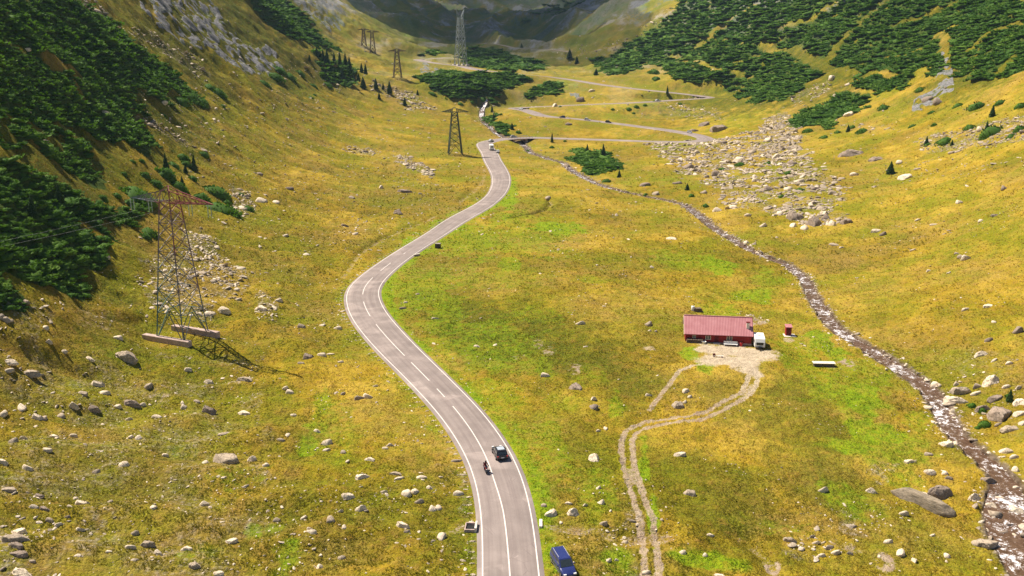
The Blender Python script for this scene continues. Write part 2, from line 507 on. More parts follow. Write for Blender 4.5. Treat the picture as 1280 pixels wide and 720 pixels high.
# ------------------------------------------------------------------ rock colour shared by scree, boulders and cliffs
def rock_mat(name, c0, c1, lich=(.30, .29, .20), scale=1.0):
    t = NT(name)
    oi = t.n.new('ShaderNodeObjectInfo')
    geo = t.n.new('ShaderNodeNewGeometry')
    n1 = t.noise(1.1 * scale, 5, .65); n2 = t.noise(5 * scale, 4, .7)
    base = t.mix(t.rng(n1, .3, .7), c0, c1)
    base = t.mix(t.rng(n2, .45, .75), base, tuple(x * .55 for x in c0))
    v = t.vor(1.3 * scale, 'DISTANCE_TO_EDGE', t.mapping((1, 1, 3.0), (.5, .3, 0)))
    base = t.mix(t.rng(v, 0, .05, .65, 0), base, (.08, .07, .06))
    base = t.mix(t.rng(n2, .55, .8, 0, .5), base, lich)
    rnd = t.math('ADD', t.math('MULTIPLY', geo.outputs['Random Per Island'], .35), t.math('MULTIPLY', oi.outputs['Random'], .25))
    base = t.mix(rnd, base, (.75, .70, .62), 'MIX') if False else t.mix(1.0, base, t.ramp(rnd, [(0, (.78, .76, .74)), (.6, (1.25, 1.2, 1.12))]), 'MULTIPLY')
    t.col(base); t.rough(.9); t.bump(t.math('ADD', n1, n2), .7, .12)
    return t.m
M_ROCK = rock_mat('grey_rock', (.62, .51, .40), (.80, .71, .58))
M_ROCKD = rock_mat('brown_rock', (.22, .17, .14), (.34, .28, .24))
M_ROCKM = rock_mat('grey_brown_rock', (.33, .27, .21), (.50, .42, .34))
M_SLAB = rock_mat('striated_rock', (.24, .20, .155), (.36, .30, .23), scale=1.6)
M_CLIFF = rock_mat('cliff_rock', (.22, .21, .23), (.36, .34, .36), (.10, .13, .05), .35)

# ------------------------------------------------------------------ regions of the ground, traced in pixels
THICK = [
 # (name, polygon, noise threshold)
 ('a', [(-60,-20),(75,-5),(150,37),(215,93),(245,118),(205,130),(160,116),(178,165),(170,182),(140,170),(110,148),(60,140),(40,150),(0,135),(-60,130)], -.75),
 ('b', [(40,165),(100,168),(120,183),(127,220),(100,216),(75,203),(55,190)], -.6),
 ('c', [(-60,188),(0,190),(20,205),(45,225),(80,235),(115,255),(150,240),(165,262),(160,300),(140,300),(130,318),(122,343),(95,368),(50,371),(0,362),(-60,360)], -1.0),
 ('d', [(-60,135),(0,140),(40,156),(70,190),(40,200),(0,176),(-60,170)], -.05),
 ('e', [(737,75),(752,92),(780,95),(800,87),(805,80),(830,82),(840,95),(865,102),(890,100),(920,107),(927,120),(947,132),(960,125),(980,125),(1010,110),(1032,85),(1072,90),(1120,95),(1180,95),(1210,100),(1250,92),(1290,100),(1340,110),(1340,-10),(862,-10),(840,22),(800,48),(760,68)], -.52),
 ('f', [(1072,100),(1100,92),(1130,98),(1127,112),(1100,117),(1078,112)], -1.0),
 ('g', [(985,150),(1022,130),(1060,115),(1087,125),(1085,137),(1055,145),(1042,160),(1000,160)], -.7),
 ('h', [(521,97),(534,94),(556,88),(608,92),(642,92),(667,96),(663,101),(637,111),(609,120),(586,124),(569,123),(552,116),(535,112)], -1.5),
 ('i', [(582,62),(624,60),(640,69),(628,72),(665,73),(680,80),(672,88),(637,88),(609,86),(582,82),(579,71)], -1.2),
 ('j', [(520,70),(540,60),(545,65),(568,64),(550,67)], -1.0),
 ('k', [(660,118),(690,102),(703,105),(700,112),(675,120)], -1.2),
 ('l', [(707,198),(720,188),(735,184),(745,192),(760,193),(775,203),(776,212),(760,216),(740,217),(722,211)], -1.5),
 ('m', [(300,-10),(345,-10),(378,18),(400,45),(424,62),(395,58),(365,48),(335,28)], -1.0),  # dark scrub put in for a ridge fold that lies in shade
 ('n', [(388,75),(395,66),(410,76),(438,82),(442,95),(425,103),(400,100)], -.2),
 ('o', [(600,150),(618,146),(632,158),(641,168),(630,168),(612,158)], -.2),
 ('p', [(640,35),(700,20),(760,-10),(720,-10),(660,20)], .0),
]
STREAKS = [([(872,58),(905,30),(955,-4)], 4.6), ([(955,54),(1000,66),(1012,75),(1035,86)], 3.8), ([(1033,82),(1045,60),(1080,25),(1112,-6)], 3.8),
           ([(1030,86),(1080,92),(1120,96)], 2.6), ([(1105,71),(1150,62),(1170,45)], 2.0), ([(1248,90),(1266,73)], 2.2), ([(735,72),(775,48),(815,22),(850,-4)], 5.0),
           ([(975,34),(1000,28),(1040,8),(1060,-6)], 3.0), ([(60,78),(85,92),(100,96)], 1.6), ([(0,42),(30,60)], .8), ([(1120,30),(1180,10),(1220,-8)], 2.5), ([(1215,60),(1250,35),(1290,25)], 3.0), ([(840,70),(880,80),(930,95)], 2.2), ([(900,85),(950,70),(975,50)], 2.0), ([(1180,40),(1190,90)], 2.5)]
SCREE = [ # (polygon, stones per square metre, mean size m)
 ([(330,540),(590,540),(596,735),(330,735)], .09, .26),
 ([(240,190),(420,130),(560,240),(420,400),(330,430),(290,300)], .07, .42),
 ([(100,100),(260,100),(420,130),(240,190)], .08, .6),
 ([(680,560),(780,560),(780,700),(690,700)], .08, .24),
 ([(950,600),(1180,560),(1230,700),(950,720)], .09, .26),
 ([(95,2),(110,0),(180,40),(225,62),(268,86),(250,92),(205,70),(160,45)], .3, .9),
 ([(165,140),(180,143),(235,176),(250,185),(225,182),(195,165)], .5, .8),
 ([(270,150),(288,150),(290,160),(272,158)], .2, .7),
 ([(228,286),(255,286),(292,328),(318,355),(292,376),(258,362),(236,335)], 1.0, .62),
 ([(185,318),(235,318),(266,365),(266,396),(200,394),(175,360)], .75, .5),
 ([(290,228),(312,240),(318,262),(300,275),(285,262)], .6, .6),
 ([(385,78),(400,88),(440,104),(420,112),(392,98)], .15, 1.0),
 ([(455,95),(480,105),(520,118),(545,137),(520,140),(480,122)], .3, 1.2),
 ([(492,193),(512,196),(545,215),(540,224),(515,212),(495,203)], .9, .8),
 ([(430,180),(470,187),(465,196),(430,188)], .6, .7),
 ([(805,180),(850,178),(910,172),(960,158),(1000,148),(1015,200),(1055,235),(1062,280),(1000,285),(960,262),(915,262),(900,238),(870,222),(835,205)], .34, 1.25),
 ([(955,148),(985,140),(1005,170),(985,205),(950,195)], .5, .9),
 ([(985,120),(1030,100),(1042,110),(1000,135)], .25, 1.0),
 ([(735,75),(745,58),(785,50),(835,8),(870,-5),(850,20),(810,42),(770,66)], .09, 1.2),
 ([(690,50),(730,45),(740,75),(700,80)], .05, 1.2),
 ([(840,128),(900,138),(905,150),(830,146)], .15, .8),
 ([(700,128),(870,134),(860,142),(730,140)], .05, .8),
 ([(1140,175),(1180,165),(1290,140),(1290,175),(1220,185),(1160,192)], .6, .7),
 ([(1110,205),(1180,195),(1290,190),(1290,215),(1150,225),(1070,245)], .10, .6),
 ([(1050,110),(1060,150),(1130,160),(1100,165),(1040,160)], .12, .8),
 ([(-30,380),(60,372),(190,392),(190,405),(100,400),(60,410),(60,500),(130,520),(60,530),(-30,520)], .30, .40),
 ([(-30,620),(40,600),(110,640),(120,680),(60,730),(-30,730)], .40, .36),
 ([(0,540),(330,540),(330,730),(0,730)], .26, .22),
 ([(60,460),(330,440),(330,540),(60,540)], .22, .25),
 ([(560,560),(592,640),(592,720),(582,720),(580,640),(545,560)], .25, .22),
 ([(975,690),(1010,670),(1065,690),(1060,705),(1000,700)], .7, .35),
 ([(1040,640),(1075,650),(1070,675),(1045,668)], .8, .28),
 ([(1080,580),(1115,578),(1112,600),(1085,598)], .6, .28),
 ([(770,640),(800,640),(805,735),(780,735)], .5, .22),
 ([(1170,440),(1290,440),(1290,560),(1200,540)], .12, .45),
 ([(935,395),(958,396),(957,408),(938,407)], 1.2, .28),
 ([(290,455),(330,455),(330,480),(275,480)], .5, .25),
 ([(320,365),(345,370),(345,400),(320,400)], .7, .45),
 ([(930,520),(900,500),(860,520),(880,535)], .05, .25),
]
CLIFFS = [[(180,0),(215,-8),(250,-8),(290,30),(325,70),(350,96),(322,96),(290,84),(262,66),(228,52),(200,36),(185,18)],
          [(318,66),(340,62),(350,84),(338,98),(320,90)],
          [(360,-8),(400,-8),(430,28),(412,34),(385,20)],
          [(440,-8),(475,-8),(470,12),(455,18)],
          [(1178,60),(1196,70),(1203,100),(1200,115),(1180,118),(1160,132),(1146,138),(1150,122),(1168,108)],
          [(640,-8),(720,-8),(700,18),(640,28)],
          [(533,78),(545,80),(558,88),(548,95),(536,92)], [(700,118),(722,118),(722,130),(705,128)]]
GREEN = [(590,300,60,26,.55),(660,300,60,24,.45),(530,360,50,30,.55),(600,430,80,40,.5),(640,350,50,16,.35),(560,400,40,40,.5),(620,500,40,40,.45),(690,560,30,40,.5),(860,325,60,14,.5),(900,390,30,16,.6),(1060,480,60,40,.5),(1000,445,40,30,.5),(1120,560,50,40,.5),(640,275,40,12,.5),(420,540,30,40,.4),(750,620,30,40,.45),(300,600,40,20,.3),(130,440,40,12,.3),(820,225,60,8,.35),(870,180,60,6,.3),(1180,520,14,26,.35),(760,145,80,5,.35),(695,285,34,9,1),(640,330,18,10,.6),(740,350,20,8,.4),(500,330,8,8,.8),(520,302,20,10,.9),(560,285,25,12,.9),(600,262,18,10,.9),(636,242,10,22,.9),(555,345,60,16,.45),(900,333,28,10,.8),(960,350,24,14,.5),
 (940,372,30,10,.7),(880,385,20,5,.4),(1025,425,18,14,.95),(1045,445,20,12,.8),(1080,500,26,22,.9),(1098,540,36,18,.9),(1060,560,30,14,.7),(880,455,12,12,.8),(862,440,14,12,.8),(1140,600,20,10,.4),
 (488,385,8,25,.9),(500,430,9,28,.8),(530,470,12,22,.8),(580,510,14,22,.8),(620,545,18,22,.8),(655,580,12,30,.8),(678,620,14,26,.7),(670,460,40,16,.45),(610,415,40,16,.5),(700,505,26,10,.4),(770,505,14,20,.6),
 (806,580,8,30,1),(816,640,8,26,.9),(880,700,60,12,.8),(720,600,40,20,.35),(770,700,26,16,.6),(400,505,10,16,.6),(394,530,16,12,.55),(384,552,12,14,.6),(362,695,18,16,.6),(350,715,20,12,.5),(345,655,14,12,.5),(405,500,8,20,.6),(250,690,30,10,.4),
 (315,660,12,10,.6),(230,560,20,10,.35),(1290,600,30,20,.3),(1150,530,20,16,.5),(700,105,30,6,.5),(780,130,60,5,.4),(880,95,40,6,.35),(1000,215,40,10,.3),(570,270,12,10,.6),(735,470,30,18,.3),(660,395,50,16,.35),
 (990,660,60,14,.3),(930,150,60,10,.3),(1060,625,40,24,.5),(340,480,26,12,.25),(100,560,60,12,.25),(250,150,40,12,.25),(380,110,40,10,.3)]
HEATH = [(1050,60,220,60,.9),(1230,80,80,30,.8),(120,40,120,60,1.0),(40,110,90,60,1.0),(230,70,80,30,.7),(90,230,60,40,.8),(60,330,80,30,.7),(600,400,70,30,.8),(680,410,80,26,.6),(290,35,110,50,.9),(230,20,60,30,.9),(380,40,50,40,.8),(340,85,60,18,.7),(400,95,50,16,.6),(60,160,80,40,.8),(130,190,60,40,.5),(20,180,60,30,.8),(1240,20,60,60,.6),(820,60,80,30,.4),(640,70,90,18,.5),(600,105,100,14,.5),(540,60,80,12,.6),(640,420,80,34,.9),(560,370,60,24,.5),(720,440,70,34,.7),(790,480,50,24,.5),(880,610,80,50,.55),(1000,520,60,46,.6),(1020,600,70,40,.6),(900,490,36,20,.45),(250,470,60,24,.4),(160,440,50,20,.35),
 (420,640,120,50,.35),(150,600,120,40,.35),(560,650,40,60,.4),(800,560,20,80,.3),(740,560,40,40,.4),(960,700,60,20,.6),(430,360,60,20,.3),(500,250,60,12,.25),(740,195,60,8,.3),(540,330,60,20,.35),(830,430,50,20,.35)]
DIRT = [(905,437,38,8,1),(915,448,34,9,.95),(935,452,18,14,1),(925,440,46,9,.9),(890,452,22,5,.5),(900,448,30,8,.8),(1105,703,15,12,.9),(1055,683,22,6,.6),(965,710,14,10,.8),(1048,458,18,5,.6),(1060,455,16,5,.8),(1150,480,10,6,.3),(672,430,8,6,.5),(685,441,11,6,.6),(720,461,11,5,.7),(648,447,11,3,.5),(812,435,9,4,.6),
 (304,478,18,5,.6),(200,500,14,8,.5),(105,478,10,8,.4),(945,402,12,4,.7),(985,425,8,3,.7),(175,290,10,3,.4)]

thick_w = [(n, wpoly(p), th) for n, p, th in THICK]
streak_w = [(path_world(p, 3.0, 1)[0], w) for p, w in STREAKS]
scree_w = [(wpoly(p), d, s) for p, d, s in SCREE]
cliff_w = [wpoly(p) for p in CLIFFS]

def streak_mask(x, y):
    out = np.zeros(x.shape)
    for line, w in streak_w:
        d, _ = near_path(x, y, line, 20)
        wd = w * (1 + .5 * perlin(x / 8, y / 8, 61))
        out = np.maximum(out, 1 - sstep(wd * .7, wd * 1.3, d))
    return out

def thick_mask(x, y, only=None):
    out = np.zeros(x.shape, bool)
    jx = x + 4.0 * perlin(x / 6, y / 6, 71) + 8 * perlin(x / 22, y / 22, 171); jy = y + 4.0 * perlin(x / 6, y / 6, 72) + 8 * perlin(x / 22, y / 22, 172)
    nz = perlin(x / 14, y / 11, 73) * .7 + perlin(x / 5, y / 4, 74) * .6
    for n, poly, th in thick_w:
        if only and n not in only: continue
        b = (x > poly[:, 0].min() - 4) & (x < poly[:, 0].max() + 4) & (y > poly[:, 1].min() - 4) & (y < poly[:, 1].max() + 4)
        k = np.nonzero(b)[0]
        if len(k) == 0: continue
        ins = in_poly(jx[k], jy[k], poly) & (nz[k] > th)
        out[k] |= ins
    return out

# ------------------------------------------------------------------ the ground mesh
ys = [-60.0]
while ys[-1] < 2700:
    Y = ys[-1]
    if Y < 60: s = 3.0
    elif Y < 98: s = .8
    elif Y < 320: s = .36
    elif Y < 620: s = .36 + (Y - 320) * .0028
    elif Y < 1600: s = 1.2 + (Y - 620) * .006
    else: s = 7.0 + (Y - 1600) * .02
    ys.append(Y + s)
ys = np.array(ys)
aa = np.concatenate([-np.geomspace(1.25, .62, 40), np.linspace(-.61, .61, 1160), np.geomspace(.62, 1.25, 40)])
print('ground grid', len(ys), len(aa))
Xg = aa[None, :] * np.sqrt(ys ** 2 + 1600.0)[:, None]
Yg = np.repeat(ys[:, None], len(aa), 1)
xf = Xg.ravel(); yf = Yg.ravel()
zf, MK = shape_ground(xf, yf, macro(xf, yf))
# which ground is what
dR, hw, dS, ww, dT = MK['dR'], MK['hw'], MK['dS'], MK['ww'], MK['dT']
side = np.zeros_like(xf)
green = blob_field(xf, yf, GREEN, 50)
nz1 = perlin(xf / 3, yf / 3, 55); nz2 = perlin(xf / 9, yf / 9, 56)
verge = (1 - sstep(hw + 1.4, hw + 4.8 + 2.5 * nz2, dR)) * (.65 + .35 * (nz2 > -.1)) * (yf < 420)
k = np.clip(MK['pR'].astype(int), 0, nn - 2)
side = (road_xy[k + 1, 0] - road_xy[k, 0]) * (yf - road_xy[k, 1]) - (road_xy[k + 1, 1] - road_xy[k, 1]) * (xf - road_xy[k, 0])
green = np.clip(green * 1.3, 0, 1)
green = np.maximum(green, verge * np.where(side < 0, 1.0, .45))
heath = blob_field(xf, yf, HEATH, 52)
dirt = blob_field(xf, yf, DIRT, 54) * 1.0
dsm = sstep(-.35, .3, perlin(xf / 1.1, yf / 1.1, 154) + .6 * perlin(xf / 3, yf / 3, 155))
dirt = dirt * np.where(np.hypot(xf - flat_w[0][0], yf - flat_w[0][1] + 6) < 22, 1, .25 + .75 * dsm)
rut = np.minimum(np.abs(dT - .85), 9)
tw = .34 + .32 * perlin(xf / 1.6, yf / 1.6, 156)
dirt = np.maximum(dirt, (1 - sstep(tw, tw + .35, rut)) * .72)
# the cart track's near ruts merge in places
dirt = np.maximum(dirt, (1 - sstep(1.1, 1.6, dT)) * sstep(.15, .5, nz2) * .6)
dirt = np.maximum(dirt, (1 - sstep(.3 + .2 * nz1, .7, MK['dP'])) * .7)
dirt = np.maximum(dirt, .55 * (1 - sstep(hw + .35, hw + .9 + .4 * nz1, dR)))
dirt = np.maximum(dirt, .45 * sstep(.3, .9, MK['gully']) * (nz1 > -.1))
rockm = np.zeros_like(xf)
rag = perlin(xf / 6, yf / 6, 57); hump = perlin(xf / 3.4, yf / 3.4, 6) * .5 + perlin(xf / 9, yf / 9, 5) * .6 + perlin(xf / 16 + yf / 40, yf / 7 - xf / 30, 11) * .5
for poly, dens, size in scree_w:
    b = np.nonzero((xf > poly[:, 0].min() - 3) & (xf < poly[:, 0].max() + 3) & (yf > poly[:, 1].min() - 3) & (yf < poly[:, 1].max() + 3))[0]
    ins = in_poly(xf[b] + 2.5 * rag[b] + np.clip(yf[b] / 60, 0, 9) * (dens < .5) * perlin(xf[b] / 16, yf[b] / 16, 191), yf[b] + 2.5 * nz1[b] + np.clip(yf[b] / 60, 0, 9) * (dens < .5) * perlin(xf[b] / 16, yf[b] / 16, 192), poly)
    rockm[b] = np.maximum(rockm[b], ins * np.clip(dens * 1.1, 0, .5) * sstep(-.3, .25, nz2[b]) * (dens > .1))
bed = 1 - sstep(ww + .2, ww + 1.3 + .7 * nz1, dS)
rockm = np.maximum(rockm, bed * .85)
wet = 1 - sstep(ww + .1, ww + 1.2 + .8 * nz1, dS)
cl = np.zeros_like(xf)
for poly in cliff_w:
    b = np.nonzero((xf > poly[:, 0].min() - 12) & (xf < poly[:, 0].max() + 12) & (yf > poly[:, 1].min() - 12) & (yf < poly[:, 1].max() + 12))[0]
    if len(b) == 0: continue
    s = np.clip(yf[b] / 350, 1, 4)
    ins = in_poly(xf[b] + 5 * s * perlin(xf[b] / 15 / s, yf[b] / 15 / s, 58) , yf[b] + 5 * s * perlin(xf[b] / 12 / s, yf[b] / 12 / s, 59), poly)
    cl[b] = np.maximum(cl[b], ins * sstep(-.12, .12, perlin((xf[b] + .5 * yf[b]) / 6, (yf[b] - .5 * xf[b]) / 15, 60) + .8 * perlin(xf[b] / 3.0, yf[b] / 4.0, 160)))
# far headwall: bands of bare rock
farr = sstep(900, 1150, yf) * sstep(.02, .3, perlin(xf / 90 , yf / 150 , 62) + .5 * perlin(xf / 30, yf / 60, 63))
cl = np.maximum(cl, farr * .8)
side_r = sstep(60, 110, zf) * sstep(.05, .2, perlin(xf / 30, yf / 45, 64)) * sstep(500, 700, yf)
cl = np.maximum(cl, side_r * .7)
ridged = 1 - np.abs(perlin(xf / 9 + .4 * zf / 9, yf / 14, 65)); ridged2 = 1 - np.abs(perlin(xf / 3.2, yf / 5, 66))
zf = zf + cl * (ridged ** 2 * 2.2 + ridged2 * 1.2 - 1.0) * np.clip(yf / 500, .4, 1.0) * .45
thm = thick_mask(xf, yf) & (dR > hw + 3) & (dS > ww + 1.5)
needle = thm * 1.0 * (1 - streak_mask(xf, yf))
gold = sstep(-.35, .5, perlin(xf / 55, yf / 40, 67) + .5 * perlin(xf / 16, yf / 22, 68) + np.clip((xf / np.maximum(yf, 50)) * .9, -.35, .4))
NR, NC = Xg.shape
idx = np.arange(NR * NC).reshape(NR, NC)
F = np.stack([idx[:-1, :-1], idx[:-1, 1:], idx[1:, 1:], idx[1:, :-1]], -1).reshape(-1, 4)
gm = new_mesh('ground', np.stack([xf, yf, zf], 1), F, None, True)
for nme, arr in (('green', green), ('heath', heath), ('dirt', np.clip(dirt, 0, 1)), ('rockm', rockm), ('wet', wet), ('cliff', cl), ('needle', needle), ('gold', gold), ('hump', hump), ('pale', 1 - sstep(12, 24, np.hypot(xf - flat_w[0][0] - 2, yf - flat_w[0][1] + 8)))):
    add_attr(gm, nme, arr)
# fast lookup of the finished height: bilinear in (row, a)
ZF = zf.reshape(NR, NC)
def gz(x, y):
    x = np.atleast_1d(np.asarray(x, float)); y = np.atleast_1d(np.asarray(y, float))
    r = np.interp(y, ys, np.arange(NR)); a = x / np.sqrt(y * y + 1600.0)
    c = np.interp(a, aa, np.arange(NC))
    r0 = np.clip(r.astype(int), 0, NR - 2); c0 = np.clip(c.astype(int), 0, NC - 2); fr = r - r0; fc = c - c0
    return (ZF[r0, c0] * (1 - fc) + ZF[r0, c0 + 1] * fc) * (1 - fr) + (ZF[r0 + 1, c0] * (1 - fc) + ZF[r0 + 1, c0 + 1] * fc) * fr
def nz_at(arr, x, y):
    r = np.interp(y, ys, np.arange(NR)); c = np.interp(x / np.sqrt(y * y + 1600.0), aa, np.arange(NC))
    return arr.reshape(NR, NC)[np.clip(np.rint(r).astype(int), 0, NR - 1), np.clip(np.rint(c).astype(int), 0, NC - 1)]

t = NT('mountain_grass')
nbig = t.noise(.035, 3); nmid = t.noise(.16, 4, .6); nsm = t.noise(.75, 4, .65); ntuft = t.noise(2.6, 3, .7); nfine = t.noise(7.0, 2, .7)
streaky = t.noise(.35, 4, .6, t.mapping((1, .35, 1), (0, 0, .9)))
f = t.math('ADD', t.math('MULTIPLY', t.attr('gold'), .55), t.math('MULTIPLY', t.rng(nmid, .3, .7), .30))
f = t.math('ADD', f, t.math('MULTIPLY', t.rng(streaky, .35, .65), .25))
f = t.math('ADD', f, t.math('MULTIPLY', t.attr('hump'), .34))
base = t.ramp(f, [(.05, (.125, .108, .008)), (.36, (.238, .160, .010)), (.64, (.350, .232, .015)), (.98, (.470, .320, .040))])
# rusty and straw patches, dark grass tussocks
base = t.mix(t.rng(nsm, .52, .68, 0, .75), base, (.265, .145, .035))
base = t.mix(t.rng(t.noise(.09, 4, .6), .54, .70, 0, .55), base, (.225, .135, .035))
base = t.mix(t.rng(nsm, .46, .30, 0, .55), base, (.120, .135, .010))
base = t.mix(t.rng(ntuft, .55, .72, 0, .50), base, (.095, .088, .008))
base = t.mix(t.rng(ntuft, .46, .34, 0, .6), base, (.46, .34, .055))
lush = t.rng(t.math('ADD', t.math('MULTIPLY', t.noise(.045, 4, .6), .6), t.math('MULTIPLY', t.noise(.33, 5, .7), .4)), .44, .60, 0, .85)
tan_ = t.rng(t.math('ADD', t.math('MULTIPLY', t.noise(.028, 4, .65), .6), t.math('MULTIPLY', t.noise(.5, 5, .75), .4)), .47, .60, 0, .75)
base = t.mix(tan_, base, t.mix(t.rng(ntuft, .40, .62), (.36, .245, .065), (.20, .125, .028)))
base = t.mix(lush, base, t.mix(t.rng(ntuft, .40, .62), (.235, .235, .008), (.095, .120, .005)))
hc = t.mix(t.rng(ntuft, .42, .60), (.105, .125, .008), (.038, .048, .006))
hc = t.mix(t.rng(nsm, .54, .66, 0, .8), hc, (.20, .125, .016))
base = t.mix(t.math('MULTIPLY', t.attr('heath'), t.rng(nmid, .35, .55, .55, 1.0)), base, hc)
gc = t.mix(t.rng(nsm, .35, .65), (.13, .25, .006), (.26, .34, .008))
gc = t.mix(t.rng(ntuft, .50, .68, 0, .6), gc, (.05, .095, .006))
gm_ = t.rng(t.math('ADD', t.attr('green'), t.math('MULTIPLY', t.math('SUBTRACT', t.noise(.7, 6, .75), .5), 2.4)), .30, 1.10)
base = t.mix(t.math('MULTIPLY', gm_, t.rng(nfine, .3, .6, .6, 1.0), True), base, gc)
nc = t.mix(t.rng(nsm, .4, .6), (.035, .068, .010), (.075, .105, .016))
base = t.mix(t.attr('needle'), base, nc)
dc = t.mix(t.rng(nsm, .35, .65), (.44, .34, .235), (.30, .21, .15))
dc = t.mix(t.rng(ntuft, .55, .7, 0, .6), dc, (.62, .54, .44))
dmask = t.rng(t.math('ADD', t.attr('dirt'), t.math('MULTIPLY', t.math('SUBTRACT', t.noise(2.1, 6, .8), .5), 2.6)), .34, .72)
dc = t.mix(t.attr('pale'), dc, t.mix(t.rng(nsm, .35, .65), (.56, .46, .33), (.42, .33, .23)))
base = t.mix(dmask, base, dc)
vv = t.vor(1.5); vc = t.vor(1.5, out='Color')
rc = t.mix(t.rng(nsm, .3, .7), (.36, .31, .27), (.52, .46, .40))
rc = t.mix(t.rng(vv, .25, .6), rc, (.10, .09, .06))
rmask = t.math('MULTIPLY', t.attr('rockm'), t.rng(nsm, .42, .54))
base = t.mix(rmask, base, rc)
cn = t.noise(.22, 6, .7); cn2 = t.noise(.9, 5, .7, t.mapping((1, 1, .35)))
cc = t.mix(t.rng(cn2, .35, .65), (.13, .125, .135), (.32, .31, .31))
cc = t.mix(t.rng(cn, .52, .66, 0, .85), cc, (.065, .095, .014))
base = t.mix(t.rng(t.math('ADD', t.attr('cliff'), t.math('MULTIPLY', t.math('SUBTRACT', cn, .5), 1.8)), .40, .62), base, cc)
base = t.mix(t.attr('wet'), base, t.mix(t.rng(nsm, .4, .6), (.070, .042, .028), (.19, .14, .10)))
# higher, farther slopes are greener
sep = t.n.new('ShaderNodeSeparateXYZ'); t.L(t.tc.outputs['Object'], sep.inputs[0])
hi = t.math('MULTIPLY', t.rng(sep.outputs[1], 620, 1150), t.rng(nbig, .25, .6, .35, 1.0))
farn = t.noise(.02, 6, .7, t.mapping((1, .5, 1), (0, 0, .4)))
base = t.mix(t.math('MULTIPLY', hi, .85), base, t.ramp(farn, [(.36, (.060, .115, .024)), (.47, (.12, .17, .040)), (.54, (.20, .19, .07)), (.61, (.36, .36, .36))]))
t.col(base); t.rough(.95); t.spec(.08)
t.bump(t.math('ADD', t.math('ADD', t.math('MULTIPLY', ntuft, 1.0), t.math('MULTIPLY', nfine, .45)), t.math('MULTIPLY', nsm, 2.2)), 1.0, .30)
gm.materials.append(t.m)
link('ground', gm, kind='structure')

# ------------------------------------------------------------------ roads
t = NT('asphalt')
n1 = t.noise(.25, 4); n2 = t.noise(2.2, 5, .7); n3 = t.noise(9, 3)
uvm = t.n.new('ShaderNodeUVMap'); uvm.uv_map = 'UVMap'
lane = t.noise(.5, 4, .6, t.mapping((2.6, .05, 1), vec=uvm.outputs[0]))
c = t.mix(t.rng(n1, .3, .7), (.235, .195, .180), (.335, .278, .257))
c = t.mix(t.rng(lane, .35, .7, .55, 0), c, (.15, .115, .11))
c = t.mix(t.rng(n2, .55, .8, 0, .4), c, (.16, .125, .12))
patch = t.vor(.11, 'F1', t.mapping((1, 1, 1)), 'Color')
c = t.mix(t.math('MULTIPLY', t.math('MULTIPLY', t.rng(patch, .5, .8), t.rng(n1, .40, .60)), .35), c, (.46, .375, .345))
c = t.mix(t.rng(n3, .6, .75, 0, .3), c, (.42, .36, .33))
crack = t.vor(.35, 'DISTANCE_TO_EDGE', t.mapping((1, 1, 1)))
ck = t.math('MULTIPLY', t.rng(crack, 0, .015, 1, 0), t.rng(n1, .45, .62))
c = t.mix(t.math('MULTIPLY', ck, .5), c, (.10, .08, .075))
t.col(c); t.rough(.85); t.bump(n2, .25, .02); M_ASPH = t.m
t = NT('road_paint')
n = t.noise(3.0, 5, .7); n2 = t.noise(11, 3)
t.col(t.mix(t.rng(t.math('ADD', t.math('MULTIPLY', n, .6), t.math('MULTIPLY', n2, .4)), .52, .62, 0, .6), (.68, .62, .58), (.36, .29, .27))); t.rough(.7)
M_PAINT = t.m
M_KERB = simple('road_edge_gravel', (.36, .30, .25), .95, .1, var=.35, scale=3)

def ribbon(name, line, zs, offs, dz, mat, s0=0, s1=None, kind='structure', parent=None, uv=False, cat=None):
    """strip between lateral offsets offs=(l, r) (arrays or numbers), following a line"""
    n = len(line)
    tan = np.gradient(line, axis=0); tan /= np.linalg.norm(tan, axis=1)[:, None] + 1e-9
    nor = np.stack([tan[:, 1], -tan[:, 0]], 1)
    V = []; F = []
    o = [np.broadcast_to(np.asarray(q, float), (n,)) for q in offs]
    dzs = dz if isinstance(dz, (list, tuple)) else [dz] * len(o)
    i0 = s0; i1 = n if s1 is None else s1
    if i1 - i0 < 2: return None
    for q, d in zip(o, dzs):
        pts = line[i0:i1] + nor[i0:i1] * q[i0:i1, None]
        V.append(np.concatenate([pts, (zs[i0:i1] + d)[:, None]], 1))
    m = i1 - i0
    V = np.concatenate(V)
    for k in range(len(o) - 1):
        a = np.arange(m - 1) + k * m
        F.append(np.stack([a, a + m, a + m + 1, a + 1], 1))
    F = np.concatenate(F)[:, ::-1]
    me = new_mesh(name, V, F, mat, True)
    if uv:
        seg = np.concatenate([[0], np.cumsum(np.hypot(*np.diff(line, axis=0).T))])[i0:i1]
        UV = np.concatenate([np.stack([q[i0:i1], seg], 1) for q in o])
        ul = me.uv_layers.new(name='UVMap')
        ul.data.foreach_set('uv', UV[F.ravel()].astype(np.float32).ravel())
    return me
H = road_half
me = ribbon('road', road_xy, road_z, (-H - .85, -H - .40, -H * .5, H * 0, H * .5, H + .40, H + .85), (-.22, .0, .03, .05, .03, .0, -.22), M_ASPH, uv=True)
road = link('road', me, kind='structure')
def zline(o, zz=0.012):   # height of the crowned surface at an offset
    return zz
V_all = []
def mark(name, l, r, s0, s1, lift, label):
    me = ribbon(name, road_xy, road_z, (l, r), lift, M_PAINT, s0, s1)
    if me: link(name, me, road, kind='structure')
crown = lambda off: .05 - .02 * np.abs(off) / (H * .5)
PW = .085
